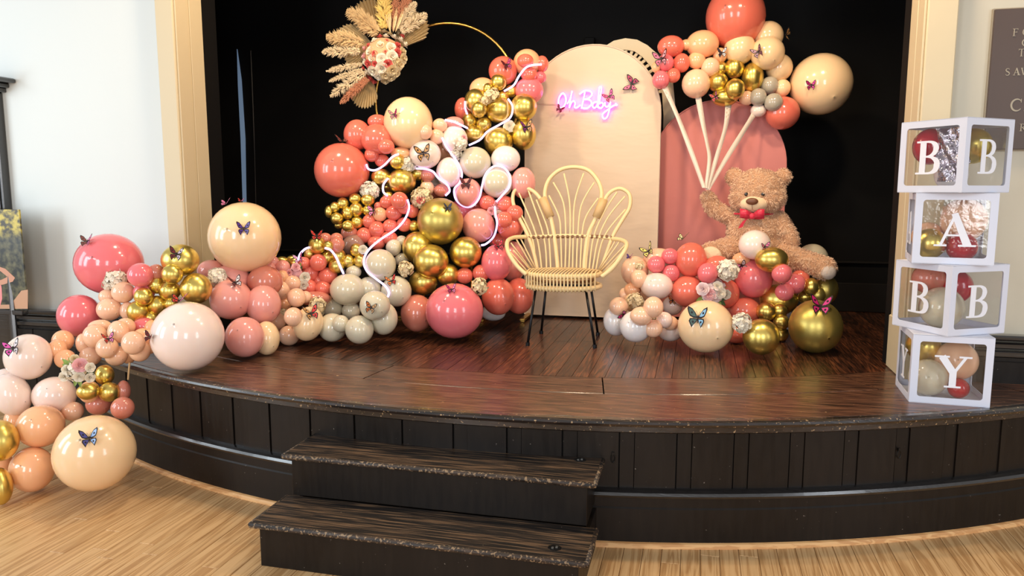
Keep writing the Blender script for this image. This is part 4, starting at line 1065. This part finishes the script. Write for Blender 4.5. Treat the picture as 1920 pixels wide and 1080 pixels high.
# seat under the bear, hidden by the heap
sb = empty('display_stand', (0, 0, 0)); sp_ = BO+Vector((0, 0, -185*bu)); sb.location = (sp_.x, sp_.y+.05, S); tag(sb, 'plain white display stand under the teddy bear, hidden by balloons', 'stand')
hz = sp_.z-S-.0; mb = MB(); mb.bbox(-.26, .30, -.16, .16, hz-.03, hz, .004); mb.build('top', mat('white_card', (214, 218, 232), .45), sb)
for sx in (-.24, .26):
    for sy in (-.14, .12): mb = MB(); mb.bbox(sx, sx+.03, sy, sy+.03, 0, hz-.03, .003); mb.build('leg', MATS['white_card'], sb)

# satin ribbons from the floating bunch down to the paw
satin = mat('satin_ribbon', (212, 196, 182), .4, sheen=.4)
rl = ['satin ribbon running to the paw from the coral edge of the floating bunch', 'satin ribbon hanging from the peach balloon of the floating bunch to the paw', 'satin ribbon hanging under the gold balloons down to the paw', 'satin ribbon slanting to the paw from under the grey balloons']
for lab, pts, wd in zip(rl, (((1246, 163), (1272, 222), (1298, 290), (1320, 352)), ((1309, 182), (1318, 232), (1326, 270), (1330, 300), (1323, 353)), ((1366, 196), (1360, 240), (1345, 290), (1326, 354)), ((1415, 212), (1390, 252), (1360, 300), (1327, 356))), (6.5, 5.5, 6, 7)):
    q = catmull([Vector((a, b, 0)) for a, b in pts], 6); vs = []; n = len(q)
    for i, v in enumerate(q):
        t = i/(n-1); D = 5.38+(5.10-5.38)*t; p = ad(v.x, v.y, D); w_ = wd*(1-.45*t)*D/FP; tw = .5*math.sin(t*5+wd); s_ = Rv*math.cos(tw)+Fv*math.sin(tw); vs += [p-s_*w_, p+s_*w_, p+s_*w_+Vector((0, .0015, 0)), p-s_*w_+Vector((0, .0015, 0))]
    o = mk('ribbon', vs, [(i*4+k, i*4+(k+1) % 4, i*4+4+(k+1) % 4, i*4+4+k) for i in range(n-1) for k in range(4)], satin, None, True); tag(o, lab, 'ribbon', 'satin ribbons held by the teddy')

# ================================================================ RATTAN CHAIR
rat = mat('rattan', (232, 205, 152), .45, bump=(90, .3, .001), coat=.15); wrapm = mat('rattan_wrap', (205, 170, 118), .5, bump=(300, .8, .001)); blk = mat('black_steel', (22, 22, 24), .35, .5)
ch = empty('rattan_chair', (-.83, 4.87, S)); tag(ch, 'natural rattan petal-backed armchair on thin black metal legs', 'chair'); cinv = Matrix.Translation((.83, -4.87, -S))
def cg(x, y, Y): return ay(930+x/2.843, 290+y/2.843, Y)
def part(name, paths, r, m, n=8):
    mb = MB()
    for p in paths: mb.tube(p, r, n)
    o = mb.build(name, m, ch, True); o.matrix_parent_inverse = cinv; return o
def yb(y): return 5.06+(640-y)/570*.17
def cp(pts, k=6, f=yb): return catmull([cg(p[0], p[1], p[2] if len(p) > 2 else f(p[1])) for p in pts], k)
part('back_petal', [cp([(330, 625), (325, 560), (310, 430), (290, 330), (265, 250), (262, 190), (285, 130), (340, 82), (415, 66), (490, 82), (540, 135), (562, 195), (556, 255), (530, 340), (490, 430), (472, 560), (470, 625)])], .0145, rat)
part('side_petal', [cp([(222, 630), (205, 540), (165, 420), (115, 320), (90, 250), (98, 195), (140, 176), (190, 190), (232, 230), (262, 290), (290, 345)])], .0135, rat)
part('side_petal', [cp([(552, 635), (585, 540), (625, 430), (675, 345), (712, 280), (712, 215), (670, 182), (625, 190), (590, 222), (565, 280), (535, 335)])], .0135, rat)
part('wrap', [cp([(248, 232), (290, 332)], 2)], .030, wrapm, 10); part('wrap', [cp([(575, 238), (535, 335)], 2)], .030, wrapm, 10)
for pts in ([(162, 640, 4.72), (110, 590, 4.74), (66, 520, 4.78), (60, 465, 4.86), (95, 442, 4.98), (160, 438, 5.07)], [(562, 652, 4.72), (620, 605, 4.74), (675, 530, 4.78), (697, 480, 4.86), (672, 456, 4.98), (620, 448, 5.07)]):
    part('armrest', [cp(pts, 6)], .0145, rat)
part('back_rail', [cp([(160, 438), (260, 434), (400, 430), (520, 438), (622, 448)])], .010, rat)
cb_ = [(x, 435+(x-400)**2*.0001) for x in range(175, 620, 26)]
mb = MB()
for x, y in cb_: mb.tube([cg(x-6, y, yb(y)), cg(x+6, y+1, yb(y))], .0135, 7)
o = mb.build('rail_binding', mat('binding', (120, 82, 50), .5), ch); o.matrix_parent_inverse = cinv
ribs = [[(350, 622), (345, 430), (335, 330), (282, 218)], [(368, 622), (372, 430), (360, 260), (305, 148)], [(388, 622), (395, 430), (392, 250), (362, 100)], [(408, 622), (412, 430), (420, 250), (468, 98)], [(428, 622), (436, 430), (455, 270), (524, 148)], [(448, 622), (458, 430), (480, 330), (545, 232)],
        [(210, 625), (195, 450), (110, 275)], [(245, 625), (215, 430), (122, 205)], [(270, 625), (255, 440), (172, 190)], [(292, 625), (285, 480), (270, 380), (215, 240)], [(495, 625), (520, 440), (580, 300), (645, 200)], [(512, 627), (545, 450), (600, 330), (688, 222)], [(530, 628), (575, 440), (690, 292)], [(478, 625), (500, 430), (560, 300), (600, 215)]]
for r_ in ribs: part('back_rib', [cp([p for p in r_], 5)], .0062, rat, 6)
for p, q in (((78, 470, 4.88), (185, 610, 4.98)), ((92, 510, 4.80), (190, 622, 4.9)), ((108, 450, 5.0), (200, 610, 5.03)), ((130, 445, 5.04), (212, 610, 5.04)), ((75, 520, 4.79), (172, 628, 4.82)),
             ((690, 480, 4.87), (560, 620, 4.98)), ((675, 520, 4.80), (570, 630, 4.88)), ((660, 462, 5.0), (550, 618, 5.03)), ((640, 455, 5.04), (545, 615, 5.05)), ((650, 560, 4.77), (568, 640, 4.8))): part('arm_rib', [cp([p, q], 3)], .0058, rat, 6)
zt, zb2 = 1.048, .968; CX, CY = -.845, 4.875
def oval(z, rx, ry): return [(CX+rx*math.cos(a), CY+ry*math.sin(a), z) for a in [2*PI*i/40 for i in range(40)]]
mb = MB(); mb.tube(oval(zt, .245, .215), .016, 8, True); o = mb.build('seat_rim', rat, ch, True); o.matrix_parent_inverse = cinv
mb = MB(); mb.tube(oval(zb2, .245, .215), .016, 8, True); o = mb.build('seat_rim', rat, ch, True); o.matrix_parent_inverse = cinv
for i in range(21):      # canes laid over the seat and down the front
    x = -.225+.45*i/20; yy = .215*math.sqrt(max(0, 1-(x/.25)**2)); X = CX+x
    part('seat_cane', [catmull([(X, CY+yy, zt+.012), (X, CY, zt+.022), (X, CY-yy+.01, zt+.018), (X, CY-yy-.019, zt+.004), (X, CY-yy-.019, (zt+zb2)/2), (X, CY-yy-.017, zb2-.008), (X, CY-yy, zb2-.018)], 3)], .0058, rat, 6)
mb = MB(); mb.tube([(CX+.2*math.cos(a), CY+.17*math.sin(a), (zt+zb2)/2) for a in [2*PI*i/32 for i in range(32)]], .010, 6, True); o = mb.build('inner_rim', mat('binding', (120, 82, 50)), ch); o.matrix_parent_inverse = cinv
for a, b in (((-1.005, 4.74, .955), (-1.035, 4.64, S)), ((-.675, 4.745, .955), (-.603, 4.675, S)), ((-.985, 5.0, .955), (-1.03, 5.055, S)), ((-.68, 5.0, .955), (-.637, 5.09, S))):
    lg = part('leg', [[a, (b[0], b[1], S+.012)]], .0085, blk); mb = MB(); mb.tube([(b[0], b[1], S), (b[0], b[1], S+.022)], .0135, 10); mb.build('foot_cap', blk, lg)
mb = MB(); mb.tube([(-1.005, 4.74, .952), (-.675, 4.745, .952), (-.68, 5.0, .952), (-.985, 5.0, .952)], .008, 6, True); o = mb.build('leg_frame', blk, ch); o.matrix_parent_inverse = cinv

# ================================================================ LETTER BOXES
card = mat('white_card', (214, 218, 232), .45); lett = mat('letter_white', (232, 234, 242), .5)
film = bpy.data.materials.new('clear_film'); film.use_nodes = True; nt = film.node_tree; nt.nodes.clear(); N = nt.nodes.new
t_, g_, m_, o_ = N('ShaderNodeBsdfTransparent'), N('ShaderNodeBsdfGlossy'), N('ShaderNodeMixShader'), N('ShaderNodeOutputMaterial'); g_.inputs['Roughness'].default_value = .06; m_.inputs[0].default_value = .045; t_.inputs[0].default_value = (.96, .96, .96, 1)
nz, bp = N('ShaderNodeTexNoise'), N('ShaderNodeBump'); nz.inputs['Scale'].default_value = 7; bp.inputs['Strength'].default_value = .08; bp.inputs['Distance'].default_value = .02
nt.links.new(nz.outputs[0], bp.inputs['Height']); nt.links.new(bp.outputs[0], g_.inputs['Normal']); nt.links.new(t_.outputs[0], m_.inputs[1]); nt.links.new(g_.outputs[0], m_.inputs[2]); nt.links.new(m_.outputs[0], o_.inputs[0])
def rrect(h, r, n=5): return [(sx*(h-r)+r*math.cos(a0+PI/2*i/n), sy*(h-r)+r*math.sin(a0+PI/2*i/n)) for sx, sy, a0 in ((1, 1, 0), (-1, 1, PI/2), (-1, -1, PI), (1, -1, 1.5*PI)) for i in range(n+1)]
def letter_box(cx, cy, z, yaw, s, ht, chs, label):
    """CHS: letters on the faces: front(-y), right(+x), back, left"""
    e = empty('letter_box', (cx, cy, z), yaw); tag(e, label, 'box', 'letter boxes stacked into a tower'); h = s/2; mb = MB()
    mb.bbox(-h, h, -h, h, 0, .004, .001); mb.bbox(-h, h, -h, h, ht-.004, ht, .001)
    for k in range(4):
        R4 = Matrix.Rotation(k*PI/2, 4, 'Z'); fr = R4 @ frame((0, -h+.003, ht/2), (1, 0, 0), (0, 0, 1), (0, -1, 0)); inn = rrect(h-.032, .014); out = []
        for x, y in inn: q = max(abs(x), abs(y)); out.append((x/q*h, y/q*h*ht/s))
        n = len(inn); inn = [(x, y*(ht/2-.032)/(h-.032)) for x, y in inn]; vs = [fr @ Vector((p[0], p[1], d)) for d in (0, .003) for p in out+inn]; fs = []
        for i in range(n): j = (i+1) % n; fs += [(i, j, n+j, n+i), (2*n+i, 3*n+i, 3*n+j, 2*n+j), (n+i, n+j, 3*n+j, 3*n+i)]
        mb.add(vs, fs)
    mb.build('frame', card, e)
    for k in range(4):
        R4 = Matrix.Rotation(k*PI/2, 4, 'Z'); fr = R4 @ frame((0, -h+.004, ht/2), (1, 0, 0), (0, 0, 1), (0, -1, 0)); f = h-.030; g = ht/2-.030
        f_ = MB().prism([(-f, -g), (f, -g), (f, g), (-f, g)], fr, .0005).build('window_film', film, e)
        if chs[k] != ' ':
            H_ = .152; W_ = {'B': .15, 'A': .17, 'Y': .155}[chs[k]]; glyph('letter', chs[k], H_, W_, fr @ Matrix.Translation((-W_/2+.004, -H_/2-.005, .0045)), .0025, lett, e)
    return e
z0 = S; Hh = .329; BX = []
def lb(cornx, corny, yaw, s, z, chs, label):
    c = Vector((cornx, corny, 0))+Matrix.Rotation(yaw, 3, 'Z') @ Vector((s/2, s/2, 0)); BX.append((c, z, yaw, s)); return letter_box(c.x, c.y, z, yaw, s, Hh, chs, label)
lb(1.012, 3.81, math.radians(-3.5), .338, z0, 'Y  Y', 'white letter box with letter Y, lowest of the stack, standing on the stage boards')
lb(1.143, 3.765, math.radians(30), .335, z0+Hh+.001, 'B  B', 'white letter box turned cornerwise directly on the Y box, two B faces in view')
lb(.992, 3.85, math.radians(-9), .332, z0+2*Hh+.002, 'A  A', 'white letter box with letter A, third of the stack counting from the boards')
lb(1.135, 3.70, math.radians(38), .325, z0+3*Hh+.003, 'B  B', 'topmost white letter box of the stack, turned cornerwise with two B faces')
def inbox(i, x, y, z, rx, code, label, ry=None, op=0):
    c, zz, yaw, s = BX[i]; p = Matrix.Rotation(yaw, 3, 'Z') @ Vector((x, y, 0)); ry = ry or rx
    o = bpy.data.objects.new('balloon', balloon_mesh(code, i)); COL.objects.link(o); o.matrix_basis = Matrix.Translation((c.x+p.x, c.y+p.y, zz+z)) @ Matrix.Rotation(YAW+PI/2*0, 4, 'Z') @ Matrix.Rotation(PI/2, 4, 'X') @ Matrix.Diagonal((rx, ry, rx, 1)); tag(o, label, 'balloon', 'balloons inside the letter boxes')
inbox(3, -.06, .085, .215, .074, 'RD', 'deep red balloon inside the topmost letter box', .085); inbox(3, .08, -.03, .215, .082, 'GO', 'chrome gold balloon inside the topmost letter box'); inbox(3, .07, .06, .085, .074, 'WH', 'white balloon low inside the topmost letter box')
inbox(2, .06, .02, .2, .100, 'PE', 'peach balloon high inside the letter A box', .105); inbox(2, -.085, -.06, .088, .072, 'GO', 'chrome gold balloon low inside the letter A box'); inbox(2, .05, -.05, .075, .068, 'RD', 'deep red balloon low inside the letter A box'); inbox(2, -.08, .07, .11, .075, 'PE', 'smaller peach balloon behind the gold one inside the letter A box')
inbox(1, .07, .04, .2, .085, 'RD', 'deep red balloon inside the cornerwise box on the Y box', .085); inbox(1, -.06, -.02, .11, .1, 'SG', 'ivory balloon low inside the cornerwise box on the Y box'); inbox(1, -.05, .08, .24, .075, 'SA', 'dusty salmon balloon high inside the cornerwise box on the Y box')
inbox(0, .06, .0, .18, .095, 'PE', 'peach balloon inside the letter Y box'); inbox(0, -.075, .06, .23, .08, 'GO', 'chrome gold balloon high inside the letter Y box'); inbox(0, -.07, -.055, .1, .088, 'SG', 'ivory balloon low inside the letter Y box'); inbox(0, .06, -.07, .06, .048, 'RD', 'deep red balloon low inside the letter Y box')
foil = mat('silver_foil', (205, 195, 205), .12, 1., bump=(16, 1.0, .03)); c, zz, yaw, s = BX[3]
mb = MB(); rnd = random.Random(2); n = 12; vs = []
for j in range(n):
    for i in range(n): vs.append(Vector((.0+.14*i/(n-1), -.12+rnd.uniform(-.014, .014)+.02*math.sin(i*.9+j), .05+.24*j/(n-1))))
vs += [v+Vector((0, .004, 0)) for v in vs]; q = n*n; fs = [(j*n+i, j*n+i+1, (j+1)*n+i+1, (j+1)*n+i) for j in range(n-1) for i in range(n-1)]; fs += [tuple(q+k for k in reversed(f)) for f in fs]
o = mk('foil_sheet', vs, fs, foil, None, True); o.matrix_basis = Matrix.Translation((c.x, c.y, zz)) @ Matrix.Rotation(yaw-PI/2, 4, 'Z'); tag(o, 'crumpled silver foil inside the topmost letter box', 'foil')

# ================================================================ PHOTO BOARD on an easel
pb = empty('photo_board', tuple(ay(0, 584, 4.12))); Lb = pb.location; tag(pb, 'printed photo board of a person in a pink dress before dark garden foliage', 'photo board'); ip = Matrix.Translation(-Lb)
pm = bpy.data.materials.new('photo_print'); pm.use_nodes = True; nt = pm.node_tree; b = nt.nodes['Principled BSDF']; N = nt.nodes.new; L = nt.links.new; b.inputs['Roughness'].default_value = .35
tc = N('ShaderNodeTexCoord'); n1 = N('ShaderNodeTexNoise'); n1.inputs['Scale'].default_value = 22; n1.inputs['Detail'].default_value = 6; L(tc.outputs['Object'], n1.inputs['Vector']); sx = N('ShaderNodeSeparateXYZ'); L(tc.outputs['Object'], sx.inputs[0])
r1 = N('ShaderNodeValToRGB'); L(n1.outputs[0], r1.inputs[0]); r1.color_ramp.elements[0].position = .42; r1.color_ramp.elements[0].color = lin((58, 50, 30)); r1.color_ramp.elements[1].position = .60; r1.color_ramp.elements[1].color = lin((196, 176, 70))
r2 = N('ShaderNodeValToRGB'); L(n1.outputs[0], r2.inputs[0]); r2.color_ramp.elements[0].position = .4; r2.color_ramp.elements[0].color = lin((36, 38, 34)); r2.color_ramp.elements[1].position = .7; r2.color_ramp.elements[1].color = lin((110, 106, 76))
mp_ = N('ShaderNodeMapRange'); L(sx.outputs[2], mp_.inputs[0]); mp_.inputs[1].default_value = .50; mp_.inputs[2].default_value = .58; mx = N('ShaderNodeMix'); mx.data_type = 'RGBA'; L(mp_.outputs[0], mx.inputs[0]); L(r2.outputs[0], mx.inputs[6]); L(r1.outputs[0], mx.inputs[7]); L(mx.outputs[2], b.inputs['Base Color'])
p1 = ay(53, 580, 4.12); p0 = ay(53, 393, 4.12); x1 = p1.x; zb_, zt_ = p1.z-.005, p0.z
o = MB().bbox(x1-.55-Lb.x, x1-Lb.x, -.006, .006, zb_-Lb.z, zt_-Lb.z, .001).build('print', pm, pb)
def pp(x, y, d): v = ay(x, y, 4.12-d); return v-Lb
def flat(name, pts, m, d=.007):
    a = [pp(x, y, d) for x, y in pts]; n = len(a); return mk(name, a+[v+Vector((0, .001, 0)) for v in a], [tuple(range(n-1, -1, -1)), tuple(range(n, 2*n))]+[(i, (i+1) % n, (i+1) % n+n, i+n) for i in range(n)], m, pb)
skin = mat('print_skin', (200, 145, 118), .4); dress = mat('print_dress', (226, 140, 140), .4); path = mat('print_path', (196, 150, 118), .4)
flat('printed_path', [(-20, 579), (-20, 572), (20, 571), (40, 545), (52, 543), (52, 579)], path, .0065); flat('printed_dress', [(-40, 575), (-40, 500), (-6, 495), (3, 540), (4, 560), (0, 575)], dress)
flat('printed_arm', [(-10, 500), (-10, 497), (10, 504), (24, 517), (28, 521), (24, 528), (8, 533), (-10, 537), (-10, 529), (4, 524), (14, 519), (4, 511)], skin, .0075)
es = empty('easel', (Lb.x, 4.14, 0)); tag(es, 'black wooden easel carrying the photo board by the white wall', 'easel')
zl = zb_
for a, b_ in (((x1-.50, 4.13, 0), (x1-.33, 4.16, zt_+.1)), ((x1-.05, 4.05, 0), (x1-.18, 4.16, zt_-.05))):
    mb = MB(); mb.tube([a, b_], .017, 6); o = mb.build('leg', gloss_black, es); o.matrix_parent_inverse = Matrix.Translation((-Lb.x, -4.14, 0))
mb = MB(); mb.bbox(x1-.5, x1-.03, 4.095, 4.15, zl-.035, zl-.003, .003); o = mb.build('ledge', gloss_black, es); o.matrix_parent_inverse = Matrix.Translation((-Lb.x, -4.14, 0))

# twig stick hanging at the stage corner
mb = MB(); mb.tube([az(243, 680, .64), ay(240, 712, az(243, 680, .64).y-.02)], .005, 6); o = mb.build('wooden_stick', mat('raw_stick', (196, 160, 110), .6)); tag(o, 'thin pale wooden stick hanging below the peach cluster at the stage corner', 'stick')
label_balloons()
